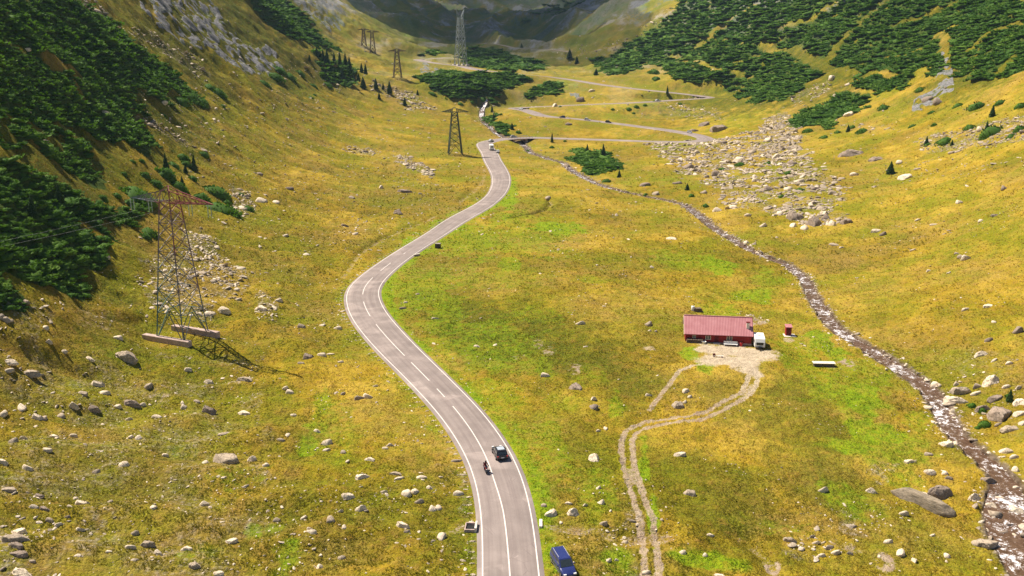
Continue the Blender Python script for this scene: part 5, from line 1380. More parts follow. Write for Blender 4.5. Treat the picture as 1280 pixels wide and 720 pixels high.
# ------------------------------------------------------------------ red mountain house
x, y, z, tt = at(897.5, 427.5); p = ppm(tt)
HZ = z
root = thing('mountain_house', 'long low dark red timber house with a pinkish red metal roof', 'house', (x, y, z), math.radians(-7.5))
Lh = 81 / p; Dh = 6.6; Wh = 2.15; Rh = 2.75
t = NT('red_boards'); br = t.n.new('ShaderNodeTexWave'); br.wave_type = 'BANDS'; br.bands_direction = 'Z'; br.inputs['Scale'].default_value = 2.2; br.inputs['Distortion'].default_value = .4
t.L(t.tc.outputs['Object'], br.inputs[0]); n1 = t.noise(3, 4)
t.col(t.mix(t.rng(n1, .3, .7), t.mix(t.rng(br.outputs['Fac'], 0, .2), (.12, .012, .01), (.36, .035, .028)), (.28, .03, .025))); t.bump(br.outputs['Fac'], .4, .03); M_REDW = t.m
t = NT('red_metal_roof'); wv = t.n.new('ShaderNodeTexWave'); wv.bands_direction = 'X'; wv.inputs['Scale'].default_value = .95; wv.inputs['Distortion'].default_value = 0
t.L(t.tc.outputs['Object'], wv.inputs[0]); n1 = t.noise(.5, 4); n2 = t.noise(3.5, 3, .6, t.mapping((1, .15, .15)))
c = t.mix(t.rng(n1, .35, .65), (.43, .165, .180), (.52, .23, .245)); c = t.mix(t.rng(n2, .5, .75, 0, .35), c, (.36, .13, .14)); c = t.mix(t.rng(wv.outputs['Fac'], .86, .97, 0, .55), c, (.30, .09, .10))
t.col(c); t.rough(.55); t.spec(.35); t.bump(wv.outputs['Fac'], .5, .05); M_ROOF = t.m
M_CREAM = simple('cream_paint', (.66, .58, .42), .6, .2); M_DKWIN = simple('dark_pane', (.03, .035, .04), .12, .6); M_DOOR = simple('dark_red_door', (.12, .012, .012), .6, .2); M_WHITE = simple('white_paint', (.78, .77, .75), .5, .3, var=.06)
m = MB(); m.box((0, Dh / 2, Wh / 2 - .3), (Lh, Dh, Wh + .6))
for s in (-1, 1):
    X = s * Lh / 2; m.add([(X, 0, Wh), (X, Dh, Wh), (X, Dh / 2, Wh + Rh)], [[0, 1, 2]])
m.build('wall', M_REDW, root)
MB().box((0, Dh / 2, -.35), (Lh + .25, Dh + .25, 1.0)).build('plinth', M_CONC, root)
ov = .45; sl_ = Rh / (Dh / 2); m = MB(); th = .10
for s in (-1, 1):
    e = (Dh / 2 + s * (Dh / 2 + ov)); ze = Wh - ov * sl_ + .05; zr = Wh + Rh + .05; X = Lh / 2 + .3
    r = Dh / 2
    m.add([(-X, e, ze), (X, e, ze), (X, r, zr), (-X, r, zr), (-X, e, ze + th), (X, e, ze + th), (X, r, zr + th), (-X, r, zr + th)], [[0, 1, 2, 3], [4, 7, 6, 5], [0, 4, 5, 1], [1, 5, 6, 2], [0, 3, 7, 4]])
roof = m.build('roof', M_ROOF, root)
MB().bar((-Lh / 2 - .3, Dh / 2, Wh + Rh + .17), (Lh / 2 + .3, Dh / 2, Wh + Rh + .17), .11, 6).build('ridge_cap', M_ROOF, roof)
m = MB(); cx = Lh / 2 - .75; m.box((cx, 1.35, Wh + 1.35), (.62, .62, 1.9)); ch = m.build('chimney', M_CONCW, roof)
MB().box((cx, 1.35, Wh + 2.36), (.80, .80, .10)).build('chimney_cap', M_DOOR, ch)
for s in (-1, 1):
    for sd in (-1, 1):
        a = Vector((s * (Lh / 2 + .31), Dh / 2 + sd * (Dh / 2 + ov), Wh - ov * sl_ + .04)); b = Vector((s * (Lh / 2 + .31), Dh / 2, Wh + Rh + .04))
        MB().bar(a, b, .09).build('barge_board', M_CREAM if s < 0 else M_DOOR, roof)
def window(parent, cx, w_, h_, zc, y0=0, sgn=-1):
    f = MB(); t_ = .11; y_ = y0 + sgn * .05
    f.box((cx, y_, zc + h_ / 2), (w_ + t_ * 2, .12, t_)); f.box((cx, y_, zc - h_ / 2), (w_ + t_ * 2, .16, t_))
    for s in (-1, 0, 1): f.box((cx + s * w_ / 2, y_, zc), (t_, .10, h_ - t_ + .02))
    w = f.build('window', M_CREAM, parent)
    MB().box((cx, y0 + sgn * .015, zc), (w_ - .02, .03, h_ - .02)).build('pane', M_DKWIN, w)
for cx in (-2.15, 2.35): window(root, cx, 1.05, 1.0, 1.25)
window(root, -5.1, .6, .6, 1.3); 
d_ = MB().box((-.35, -.04, .95), (.85, .08, 1.85)).build('door', M_DOOR, root)
MB().box((-.05, -.10, .95), (.12, .05, .05)).build('handle', M_GALV, d_)
MB().box((-.35, -.55, .08), (1.5, .9, .16)).build('door_step', M_CONCW, root)
MB().bar((-Lh / 2 - .2, -ov - .08, Wh - ov * sl_ + .05), (Lh / 2 + .2, -ov - .08, Wh - ov * sl_ + .05), .07, 6).build('gutter', M_DOOR, roof)
HR = Matrix.Translation((x, y, z)) @ Matrix.Rotation(math.radians(-7.5), 4, 'Z')
def hloc(lx, ly, lz=None):
    q = HR @ Vector((lx, ly, 0)); zz = float(gz(q.x, q.y)[0]) if lz is None else HZ + lz
    return (q.x, q.y, zz)
# things by the wall
M_WOOD = simple('grey_wood', (.16, .12, .09), .9, .1, var=.4, scale=5); M_DARK = simple('black_rubber', (.02, .02, .02), .8, .2); M_REDP = simple('red_plastic', (.50, .03, .03), .4, .4)
g = thing('firewood_stack', 'low dark firewood stack against the left end of the red house wall', 'firewood', hloc(-4.9, -.75), math.radians(-7.5))
r_ = random.Random(3); m = MB()
for k in range(42):
    xx = -1.7 + (k % 14) * .25 + r_.uniform(-.05, .05); zz = .16 + (k // 14) * .24
    m.bar((xx, -.45 + r_.uniform(-.06, .06), zz), (xx, .42, zz), .125, 6)
m.build('logs', M_WOOD, g); MB().box((0, 0, .04), (3.6, .9, .08)).build('pallet', M_WOOD, g)
for i, (lx, lb) in enumerate(((-6.2, 'black tyre leaning on the left corner of the red house'),)):
    g = thing('old_tyre', lb, 'tyre', hloc(lx, -.35), math.radians(-7.5)); V = []
    m = MB(); rr = []
    for k in range(18):
        a = k / 18 * 6.283; rr.append([(math.cos(a) * (.36 + .11 * math.cos(b)), .12 * math.sin(b), .47 + math.sin(a) * (.36 + .11 * math.cos(b))) for b in [j / 8 * 6.283 for j in range(8)]])
    rr.append(rr[0]); m.rings(rr, False); m.build('tyre_ring', M_DARK, g, True)
g = thing('wash_tub', 'small white tub on the ground under the left house window', 'tub', hloc(-3.05, -1.2), 0)
m = MB(); m.rings([[(math.cos(a) * r, math.sin(a) * r, h) for a in [i / 14 * 6.283 for i in range(14)]] for r, h in ((.34, 0), (.42, .42), (.46, .44), (.46, .48), (.40, .48), (.34, .1))]); m.build('tub_shell', M_WHITE, g, True)
MB().bar((-.46, 0, .44), (-.56, 0, .38), .04, 6).bar((.46, 0, .44), (.56, 0, .38), .04, 6).build('handle', M_WHITE, g)
g = thing('garden_bench', 'long white bench in front of the right house window', 'bench', hloc(2.55, -1.15), math.radians(-7.5))
m = MB(); [m.box((0, -.22 + k * .16, .46), (2.9, .13, .05)) for k in range(4)]; m.build('seat', M_WHITE, g)
m = MB(); [m.box((0, .36, .62 + k * .15), (2.9, .04, .11)) for k in range(3)]; m.build('backrest', M_WHITE, g)
for sx_ in (-1.25, 1.25):
    for sy_ in (-.2, .3): MB().box((sx_, sy_, .22), (.08, .08, .44)).build('leg', M_WHITE, g)
g = thing('red_barrel', 'red plastic barrel beside the right end of the white bench', 'barrel', hloc(4.75, -.75), 0)
m = MB(); m.rings([[(math.cos(a) * r, math.sin(a) * r, h) for a in [i / 16 * 6.283 for i in range(16)]] for r, h in ((.28, 0), (.33, .1), (.33, .3), (.35, .33), (.33, .36), (.33, .62), (.35, .65), (.33, .68), (.28, .86))]); m.build('barrel_body', M_REDP, g, True)
MB().bar((0, 0, .865), (0, 0, .90), .30, 16).build('lid', M_DOOR, g)
x, y, z, tt = at(897, 444.5)
g = thing('plank_seat', 'low pale plank on two blocks in the gravel yard with a dark end', 'bench', (x, y, z), math.radians(-20))
MB().box((.1, 0, .34), (2.3, .34, .08)).build('plank', M_CONCW, g); MB().box((-.75, 0, .15), (.3, .4, .3)).build('block', M_CONC, g); MB().box((.9, 0, .15), (.3, .4, .3)).build('block', M_CONC, g)
g = thing('tool_box', 'small dark red box lying on the left end of the yard plank', 'box', (x - .68, y + .25, z + .385), math.radians(-20))
MB().box((0, 0, .14), (.5, .34, .26)).build('box_body', M_DOOR, g, bevel=.02); MB().bar((-.15, 0, .32), (.15, 0, .32), .02, 6).bar((-.15, 0, .26), (-.15, 0, .32), .02, 6).bar((.15, 0, .26), (.15, 0, .32), .02, 6).build('handle', M_DARK, g)
# woodpile with white drum behind the house
x, y, z, tt = at(873, 389)
g = thing('log_pile', 'dark log pile on the grass behind the left end of the red house', 'log pile', (x, y, z), .1); m = MB()
for k in range(15):
    lv = 0 if k < 6 else 1 if k < 11 else 2; j = k - (0, 6, 11)[lv]; m.bar((-1.0 + j * .36 + lv * .18, -.6, .18 + lv * .3), (-1.0 + j * .36 + lv * .18, .6, .18 + lv * .3), .175, 8)
m.build('logs', M_WOOD, g); MB().box((0, 0, .03), (2.2, 1.2, .05)).build('base_boards', M_WOOD, g)
x2, y2, z2, _ = at(866, 388.5)
g = thing('white_drum', 'white drum standing beside the dark log pile behind the house', 'drum', (x2, y2, z2), 0)
m = MB(); m.rings([[(math.cos(a) * r, math.sin(a) * r, h) for a in [i / 14 * 6.283 for i in range(14)]] for r, h in ((.38, 0), (.42, .05), (.42, 1.15), (.36, 1.2))]); m.build('drum_body', M_WHITE, g, True); MB().bar((0, 0, 1.2), (0, 0, 1.28), .12, 8).build('cap', M_DARK, g)

# caravan
x, y, z, tt = at(949.5, 437)
g = thing('caravan', 'white touring caravan parked right of the red house', 'caravan', (x, y, z), math.radians(-9)); M_CARV = simple('caravan_white', (.80, .79, .76), .4, .4, var=.05, scale=1)
prof = [(0.05, .45), (-.08, .95), (.0, 1.55), (.30, 2.25), (.55, 2.42), (4.1, 2.50), (4.5, 2.35), (4.75, 1.5), (4.7, .45)]
m = MB(); W2 = 1.06
m.rings([[(s * W2, a, b) for a, b in prof] for s in (-1, 1)]); body = m.build('body', M_CARV, g, bevel=.08)
MB().quad([(-.72, -.09, .98), (.72, -.09, .98), (.72, -.025, 1.55), (-.72, -.025, 1.55)]).box((0, -.07, 1.27), (.06, .05, .56)).build('front_window', M_DKWIN, g)
for s in (-1, 1):
    MB().box((s * (W2 + .01), 1.2, 1.5), (.03, .9, .55)).build('side_window', M_DKWIN, g); MB().box((s * (W2 + .01), 3.4, 1.5), (.03, .8, .5)).build('side_window', M_DKWIN, g)
    w_ = MB().bar((s * (W2 - .16), 2.5, .33), (s * (W2 + .03), 2.5, .33), .33, 16).build('wheel', M_DARK, g); MB().bar((s * (W2 + .03), 2.5, .33), (s * (W2 + .045), 2.5, .33), .19, 12).build('rim', M_GALV, w_)
MB().box((0, 2.0, 2.53), (.7, .7, .10)).build('roof_hatch', M_CONCW, g)
MB().bar((-.6, .1, .45), (0, -1.2, .42), .05).bar((.6, .1, .45), (0, -1.2, .42), .05).bar((0, -1.2, .0), (0, -1.2, .55), .05).box((0, -.55, .62), (.8, .4, .35)).build('drawbar', M_DARK, g)
MB().box((.0, -.06, .62), (1.9, .03, .10)).build('stripe', simple('faded_blue', (.20, .22, .30)), g)

# outhouse
x, y, z, tt = at(985.5, 420)
g = thing('outhouse', 'small red wooden outhouse on a pale slab by the stream meadow', 'outhouse', (x, y, z), math.radians(-5))
MB().box((0, .6, 1.0), (1.25, 1.2, 2.0)).build('wall', M_REDW, g)
MB().add([(-.75, -.15, 1.98), (.75, -.15, 1.98), (.75, 1.4, 2.3), (-.75, 1.4, 2.3), (-.75, -.15, 2.08), (.75, -.15, 2.08), (.75, 1.4, 2.4), (-.75, 1.4, 2.4)], [[0, 3, 2, 1], [4, 5, 6, 7], [0, 1, 5, 4], [1, 2, 6, 5], [2, 3, 7, 6], [3, 0, 4, 7]]).build('roof', M_ROOF, g)
dd_ = MB().box((0, -.02, .95), (.7, .05, 1.7)).build('door', M_DOOR, g); MB().box((.25, -.06, .95), (.05, .04, .12)).build('handle', M_GALV, dd_)
MB().box((.3, .3, .03), (2.6, 2.2, .12)).build('slab', M_CONCW, g, bevel=.03)

# long low trough with a pale lid
x, y, z, tt = at(1029.5, 457.5)
g = thing('stone_trough', 'long low trough with pale flat lid and dark sides on the grass', 'trough', (x, y, z), math.radians(-3))
MB().box((0, 0, .28), (4.1, 1.0, .75)).build('trough_body', M_WOOD, g, bevel=.03)
MB().box((0, 0, .74), (4.5, 1.45, .14)).build('lid', M_CONCW, g, bevel=.05)
for X in (-1.6, 1.6): MB().box((X, -.6, .2), (.18, .12, .9)).build('leg', M_WOOD, g)
MB().bar((-2.05, 0, .5), (-3.2, .1, .10), .05, 6).build('outlet_pipe', M_DARK, g)

# culverts
def headwall(u, v, rz, label, L=3.0, h=.9, openside=1):
    x, y, z, tt = at(u, v); s0 = float(road_z[np.argmin(np.hypot(road_xy[:, 0] - x, road_xy[:, 1] - y))])
    g = thing('culvert_headwall', label, 'culvert', (x, y, s0), rz)
    MB().box((0, 0, -.50), (.42, L, 1.3)).build('headwall', M_CONCW, g, bevel=.03)
    MB().bar((openside * .215, 0, -.75), (openside * .24, 0, -.75), .45, 16).build('pipe_shade_disc', M_DARK, g)  # solid black disc, painted for the shade inside the pipe
    for s in (-1, 1): MB().box((openside * .75, s * (L / 2 + .1), -.85), (1.5, .25, .9), rot=Matrix.Rotation(s * .25 * openside, 3, 'Z')).build('wing_wall', M_CONC, g)
    return g
headwall(676, 655.5, math.radians(-2), 'pale culvert headwall slab on the right edge of the road', 1.9)
x, y, z, tt = at(588, 661)
g = thing('culvert_inlet', 'open concrete box inlet at the left road edge by the ditch', 'culvert', (x, y, z), math.radians(-3))
MB().box((.75, 0, .15), (.28, 1.9, 1.0)).build('back_wall', M_CONCW, g, bevel=.02)
for s in (-1, 1): MB().box((.0, s * .88, .05), (1.30, .16, .7)).build('side_wall', M_CONC, g)
MB().box((-.66, 0, .0), (.16, 1.9, .6)).build('front_wall', M_CONC, g); MB().box((0, 0, .06), (1.16, 1.55, .06)).build('pit_shade_plate', M_DARK, g)  # black plate just above ground stands in for the shade of the pit
MB().bar((.55, 0, .28), (.62, 0, .28), .26, 14).build('mouth_shade_disc', M_DARK, g)  # black disc on the wall for the pipe's shaded inside
x, y, z, tt = at(547.5, 310)
g = thing('stone_marker_block', 'dark square block with a pale top on the right road verge', 'block', (x, y, z), math.radians(-12))
MB().box((0, 0, .65), (1.55, 1.2, 1.4)).build('block_body', simple('dark_stone_block', (.085, .06, .045), .9, .1, var=.4), g, bevel=.04); MB().box((0, 0, 1.40), (1.7, 1.35, .14)).build('top_slab', simple('grey_slab', (.30, .26, .22), .9), g, bevel=.02)
x, y, z, tt = at(521, 320)
g = thing('low_guard_wall', 'short weathered guard wall stub on the inner edge of the road bend', 'wall', (x, y, z), math.radians(35))
MB().box((0, 0, .15), (1.9, .4, .8)).build('wall_stub', M_CONC, g, bevel=.04); MB().box((0, 0, .57), (2.0, .48, .08)).build('coping', M_CONCW, g)

# bridge where the stream passes under the road
kb = np.nonzero((road_xy[:, 1] > 430) & (np.arange(nn) < nn * .5))[0]
dd, pr = poly_dist(road_xy[kb, 0], road_xy[kb, 1], st_xy); ib = kb[int(np.argmin(dd))]
bx, by = road_xy[ib]; bz = road_z[ib]; tb = road_xy[min(ib + 3, nn - 1)] - road_xy[ib - 3]; ang = math.atan2(tb[1], tb[0])
g = thing('road_bridge', 'small concrete road bridge over the stream above the bend', 'bridge', (bx, by, bz), ang)
MB().box((0, 0, -.62), (9.5, 7.9, .8)).build('deck', M_CONC, g)
for s in (-1, 1): MB().box((s * 4.2, 0, -2.6), (1.2, 7.6, 3.4)).build('abutment', M_CONC, g)
for s in (-1, 1):
    m = MB(); m.box((0, s * 4.0, .75), (16, .08, .28))
    for k in range(9): m.box((-8 + k * 2, s * 4.08, .3), (.12, .12, 1.1))
    m.build('guard_rail', M_GALV, g)
# ------------------------------------------------------------------ vehicles
def paint(name, c, rough=.25):
    t = NT(name); n = t.noise(2, 3); t.col(t.mix(t.rng(n, .3, .7), tuple(v * .85 for v in c), c)); t.rough(rough); t.spec(.5); t.b.inputs['Coat Weight'].default_value = .4; return t.m
M_BLACKP = paint('black_car_paint', (.018, .017, .018)); M_BLUEP = paint('blue_car_paint', (.025, .035, .15)); M_WHITEP = paint('white_car_paint', (.78, .78, .78)); M_SILV = paint('silver_car_paint', (.40, .40, .42)); M_REDCP = paint('dark_red_paint', (.20, .012, .012))
M_GLASS = simple('car_glass', (.03, .04, .045), .06, .8); M_SUNR = simple('glass_roof_panel', (.42, .46, .52), .12, .8); M_TYRE = M_DARK; M_RIM = simple('alloy', (.45, .45, .47), .35, .5, .7)
M_HEAD = simple('headlight_glass', (.75, .76, .78), .1, .7); M_TAIL = simple('tail_light', (.42, .02, .02), .3, .5); M_PLATE = simple('number_plate', (.80, .80, .78), .5, .3)
def loft(m, st):
    rings = []
    for y, w, zb, zs, in_ in st:
        rings.append([(-w * .90, y, zb), (w * .90, y, zb), (w, y, zb + (zs - zb) * .28), (w * .99, y, zb + (zs - zb) * .78), (w * in_, y, zs), (-w * in_, y, zs), (-w * .99, y, zb + (zs - zb) * .78), (-w, y, zb + (zs - zb) * .28)])
    m.rings(rings)
def make_car(label, paintm, L=4.3, W_=1.8, Hc=1.5, kind='hatch', group=None, roof_panel=False, cat='car', name='parked_car'):
    g = thing(name, label, cat, group=group)
    w = W_ / 2; sh = .92 if kind != 'van' else 1.15; l = L / 2
    m = MB()
    if kind == 'van': st = [(-l, w * .92, .45, 1.10, .93), (-l + .12, w, .30, sh, .95), (-l + 1.1, w, .28, sh, .95), (l - 1.6, w, .28, sh, .95), (l - 1.0, w, .30, 1.05, .92), (l - .25, w * .95, .32, .86, .85), (l, w * .80, .42, .68, .8)]
    else: st = [(-l, w * .86, .48, .86, .90), (-l + .12, w * .95, .32, .93, .92), (-l + .8, w, .26, .95, .94), (0, w, .25, .93, .94), (l - 1.35, w, .26, .90, .92), (l - .6, w * .97, .28, .80, .88), (l - .15, w * .86, .34, .68, .82), (l, w * .72, .42, .60, .8)]
    loft(m, st); m.build('body', paintm, g, True, bevel=.03)
    # cabin: (y, half width at the belt, half width at the roof, roof height)
    if kind == 'van': cab = [(-l + .10, -l + .22), (l - 1.9, l - 1.05)]
    elif kind == 'saloon': cab = [(-l + .55, -l + 1.25), (l - 2.05, l - 1.25)]
    else: cab = [(-l + .12, -l + .55), (l - 2.05, l - 1.25)]
    yr0, yr1 = cab[0][1], cab[1][0]; yb0, yb1 = cab[0][0], cab[1][1]; zb = sh - .03; zt = Hc; wt = w * .80; wb = w * .94
    zf = zb if kind != 'van' else 1.03
    m = MB(); m.add([(-wb, yb0, zb), (wb, yb0, zb), (wb, yb1, zf), (-wb, yb1, zf), (-wt, yr0, zt - .05), (wt, yr0, zt - .05), (wt, yr1, zt - .03), (-wt, yr1, zt - .03), (-wt * .9, yr0 + .15, zt), (wt * .9, yr0 + .15, zt), (wt * .9, yr1 - .15, zt), (-wt * .9, yr1 - .15, zt)],
        [[0, 1, 5, 4], [1, 2, 6, 5], [2, 3, 7, 6], [3, 0, 4, 7], [4, 5, 9, 8], [5, 6, 10, 9], [6, 7, 11, 10], [7, 4, 8, 11], [8, 9, 10, 11]])
    cb = m.build('cabin', paintm, g, bevel=.03)
    def lerp(a, b, t): return tuple(a[i] + (b[i] - a[i]) * t for i in range(3))
    def panel(nm, A, B, C, D, n, mi=.1, mj=.10, mat=M_GLASS):   # A,B bottom; C,D top
        q = []
        for (s, t_) in ((mi, mj), (1 - mi, mj), (1 - mi, 1 - mj), (mi, 1 - mj)):
            lo = lerp(A, B, s); hi_ = lerp(D, C, s); p_ = lerp(lo, hi_, t_); q.append(tuple(p_[i] + n[i] * .018 for i in range(3)))
        q2 = [tuple(p_[i] - n[i] * .03 for i in range(3)) for p_ in q]
        MB().add(q + q2, [[0, 1, 2, 3], [0, 4, 5, 1], [1, 5, 6, 2], [2, 6, 7, 3], [3, 7, 4, 0]]).build(nm, mat, cb)
    panel('windscreen', (-wb, yb1, zf), (wb, yb1, zf), (wt, yr1, zt - .05), (-wt, yr1, zt - .05), (0, .6, .8), .07, .10)
    panel('rear_window', (-wb, yb0, zb), (wb, yb0, zb), (wt, yr0, zt - .05), (-wt, yr0, zt - .05), (0, -.8, .6), .10, .22)
    ymid = (yb0 + yb1) / 2
    for s in (-1, 1):
        for (a0, a1) in ((.04, .36), (.38, .66), (.68, .94)) if kind == 'van' else ((.06, .46), (.49, .92)):
            A = (s * wb, yb0 + (yb1 - yb0) * a0, zb); B = (s * wb, yb0 + (yb1 - yb0) * a1, zb); C = (s * wt, yr0 + (yr1 - yr0) * a1, zt - .05); D = (s * wt, yr0 + (yr1 - yr0) * a0, zt - .05)
            panel('side_window', A, B, C, D, (s * .97, 0, .25), .04, .14)
    if roof_panel: MB().box((0, (yr0 + yr1) / 2 + .1, zt + .006), (wt * 1.45, (yr1 - yr0) * .70, .02)).build('glass_roof', M_SUNR, cb)
    if kind == 'van':
        for s in (-1, 1): MB().bar((s * wt * .88, yr0 + .3, zt + .06), (s * wt * .88, yr1 - .3, zt + .06), .03, 6).build('roof_rail', M_RIM, cb)
    for s in (-1, 1):
        for yy in (-l + .80, l - .85):
            wl = MB().bar((s * (w - .20), yy, .32), (s * (w + .015), yy, .32), .33, 20).build('wheel', M_TYRE, g)
            MB().bar((s * (w + .015), yy, .32), (s * (w + .03), yy, .32), .21, 10).build('rim', M_RIM, wl)
        MB().box((s * w * .66, l - .12, .62 if kind != 'van' else .72), (.34, .26, .14)).build('headlight', M_HEAD, g)
        MB().box((s * w * .80, -l + .02, .80), (.22, .10, .20)).build('tail_light', M_TAIL, g)
        MB().box((s * (w + .10), yb1 - .45, sh + .03), (.20, .12, .14)).build('wing_mirror', paintm, g, bevel=.02)
        MB().box((s * (w + .005), -.1, .32), (.03, L * .50, .08)).build('sill_trim', M_RIM if kind == 'van' else M_DARK, g)
    MB().box((0, -l - .0, .62), (.50, .04, .13)).build('number_plate', M_PLATE, g); MB().box((0, l + .005, .48), (.50, .03, .11)).build('number_plate', M_PLATE, g)
    MB().box((0, -l + .02, .42), (W_ * .82, .10, .16)).build('bumper', M_DARK, g, bevel=.02)
    MB().box((0, l - .02, .40), (W_ * .70, .08, .14)).build('grille', M_DARK, g)
    return g
def put(g, u, v, dirpx=None, on_road=True, lane=None, flip=False, rz=None):
    x, y, z, tt = at(u, v)
    if on_road:
        d = np.hypot(road_xy[:, 0] - x, road_xy[:, 1] - y) + 0
        # legs of the hairpin lie close together: the nearest one to the pixel row
        i = int(np.argmin(d)); i = min(max(i, 2), nn - 3)
        tv = road_xy[i + 2] - road_xy[i - 2]; tv /= np.hypot(*tv); nv = np.array([tv[1], -tv[0]])
        off = (x - road_xy[i, 0]) * nv[0] + (y - road_xy[i, 1]) * nv[1]
        off = np.clip(off, -2.1, 2.1) if lane is None else lane
        px_ = road_xy[i] + nv * off; H2 = road_half[i] * .5
        x, y = px_; z = road_z[i] + .05 - .02 * abs(off) / H2 + .0
        sl_ = math.atan2(road_z[i + 2] - road_z[i - 2], np.hypot(*(road_xy[i + 2] - road_xy[i - 2])))
        if flip: tv = -tv; sl_ = -sl_
        rz = math.atan2(tv[1], tv[0]) - math.pi / 2
        g.rotation_euler = (sl_, 0, rz)
    else: g.rotation_euler = (0, 0, rz)
    g.location = (x, y, z)
    return g
g = make_car('black hatchback with a pale glass roof driving up the right lane', M_BLACKP, 4.15, 1.85, 1.55, 'hatch', roof_panel=True, name='black_hatchback'); put(g, 622.5, 567)
GC = 'distant cars on the hairpin road'
# van parked on the grass, nose towards the viewer, cut by the frame
g = make_car('dark blue minivan parked on the grass right of the road', M_BLUEP, 4.9, 1.9, 1.78, 'van', cat='minivan', name='blue_minivan')
x, y, z, tt = at(704, 712); d = Vector((.30, -1.0)); put(g, 704, 712, on_road=False, rz=math.atan2(d.y, d.x) - math.pi / 2)
xs4 = [float(gz(x + d.x * k, y + d.y * k)[0]) for k in (-1.4, 1.4)]; g.rotation_euler[0] = math.atan2(xs4[1] - xs4[0], 2.9); g.location[2] = max(sum(xs4) / 2, z) + .10
base_w = make_car('white car on the left tip of the second hairpin', M_WHITEP, 4.3, 1.8, 1.6, 'hatch', GC, name='distant_car'); put(base_w, 651, 137.5, flip=True)
def car_copy(src, label, u, v, flip, lane=None, mat=None):
    c = copy_tree(src); c['label'] = label
    if mat:
        for ch in c.children:
            if ch.name.split('.')[0] in ('body', 'cabin', 'wing_mirror'):
                ch.data = ch.data.copy(); ch.data.materials[0] = mat
    put(c, u, v, flip=flip, lane=lane); return c
car_copy(base_w, 'dark blue car following the white car near the left end of the middle road leg', 701, 147.5, False, mat=M_BLUEP)
car_copy(base_w, 'white car halfway along the middle road leg between two dark cars', 733, 151.5, True)
car_copy(base_w, 'black car just right of the white car on the middle road leg', 755, 154.5, True, mat=M_BLACKP)
car_copy(base_w, 'grey car entering the right hairpin bend', 868, 166.5, True, mat=M_SILV)
car_copy(base_w, 'white car on the third road leg left of the lone roadside spruce', 827, 127.5, False)
car_copy(base_w, 'white car at the bend just before the bridge', 614, 177.5, False)
car_copy(base_w, 'pale silver car crossing the small bridge', 635, 174.5, False, mat=M_SILV)
# camper van and white car by the bend
M_CAMP = simple('camper_white', (.80, .80, .78), .4, .4, var=.04)
g = thing('camper_van', 'tall white camper van on the road just after the bend', 'camper van')
MB().box((0, -.5, 1.75), (2.25, 5.0, 2.5)).build('living_box', M_CAMP, g, bevel=.12); MB().box((0, 2.1, 2.45), (2.1, 1.3, 1.1), taper=.8).build('luton_front', M_CAMP, g, bevel=.1)
m = MB(); m.rings([[(s * 1.0, a, b) for a, b in ((2.0, .4), (3.7, .4), (3.75, .95), (3.1, 1.15), (2.5, 1.95), (2.0, 1.95))] for s in (-1, 1)]); m.build('cab', M_CAMP, g, bevel=.05)
MB().quad([(-.85, 3.07, 1.19), (.85, 3.07, 1.19), (.8, 2.57, 1.92), (-.8, 2.57, 1.92)]).build('windscreen', M_GLASS, g); MB().box((0, -3.02, 2.0), (1.2, .04, .7)).build('rear_window', M_GLASS, g)
for s in (-1, 1):
    MB().box((s * 1.14, -1, 2.0), (.04, 1.2, .6)).build('side_window', M_GLASS, g); MB().box((s * .9, -3.02, 1.0), (.2, .05, .4)).build('tail_light', M_TAIL, g)
    for yy in (-1.8, 2.8): MB().bar((s * .85, yy, .38), (s * 1.1, yy, .38), .38, 16).build('wheel', M_TYRE, g)
MB().box((0, -3.03, .75), (.5, .04, .12)).build('number_plate', M_PLATE, g); MB().box((0, -3.02, .45), (2.1, .06, .2)).build('bumper', M_DARK, g)
put(g, 619.5, 187.5, lane=2.2)
c = copy_tree(base_w); c['label'] = 'white car parked on the pull-off behind the camper van'; 
put(c, 625, 191, lane=4.6)
# paved pull-off by the bend
x, y, z, tt = at(627, 191); 

# motorcycle and rider
gm2 = thing('motorcycle', 'dark red motorcycle riding down the left lane', 'motorcycle')
def wheel_(yc, r, nm):
    rr = []
    for k in range(21):
        a = k / 20 * 6.2832; rr.append([(.07 * math.sin(b), yc + math.cos(a) * (r + .06 * math.cos(b)), r + .06 + math.sin(a) * (r + .06 * math.cos(b))) for b in [j / 8 * 6.283 for j in range(8)]])
    m = MB(); m.rings(rr, False); w_ = m.build('wheel', M_TYRE, gm2, True)
    m = MB(); [m.bar((0, yc, r + .06), (0, yc + math.cos(a) * r, r + .06 + math.sin(a) * r), .02, 4) for a in [i / 5 * 6.283 for i in range(5)]]; m.bar((-.08, yc, r + .06), (.08, yc, r + .06), .05, 8); m.build('rim', M_RIM, w_)
wheel_(.72, .27, 'f'); wheel_(-.72, .27, 'r')
m = MB(); m.bar((-.09, .72, .33), (-.09, .42, 1.0), .03, 6); m.bar((.09, .72, .33), (.09, .42, 1.0), .03, 6); m.build('fork', M_RIM, gm2)
m = MB(); m.ball((0, .18, .84), .30, 2, (.60, 1.05, .55)); m.build('fuel_tank', M_REDCP, gm2, True)
m = MB(); m.ball((0, .60, .82), .28, 2, (.75, .9, .95)); m.build('front_fairing', M_REDCP, gm2, True); MB().add([(-.14, .74, 1.02), (.14, .74, 1.02), (.12, .56, 1.28), (-.12, .56, 1.28)], [[0, 1, 2, 3]]).build('windshield', M_GLASS, gm2)
m = MB(); m.ball((0, -.35, .82), .34, 2, (.50, 1.15, .30)); m.build('seat', M_DARK, gm2, True)
m = MB(); m.box((0, .0, .48), (.34, .55, .42)); m.bar((0, -.1, .5), (0, -.72, .33), .05, 6); m.bar((0, .35, .95), (0, -.55, .72), .05, 6); m.build('engine_frame', M_DARK, gm2, bevel=.04)
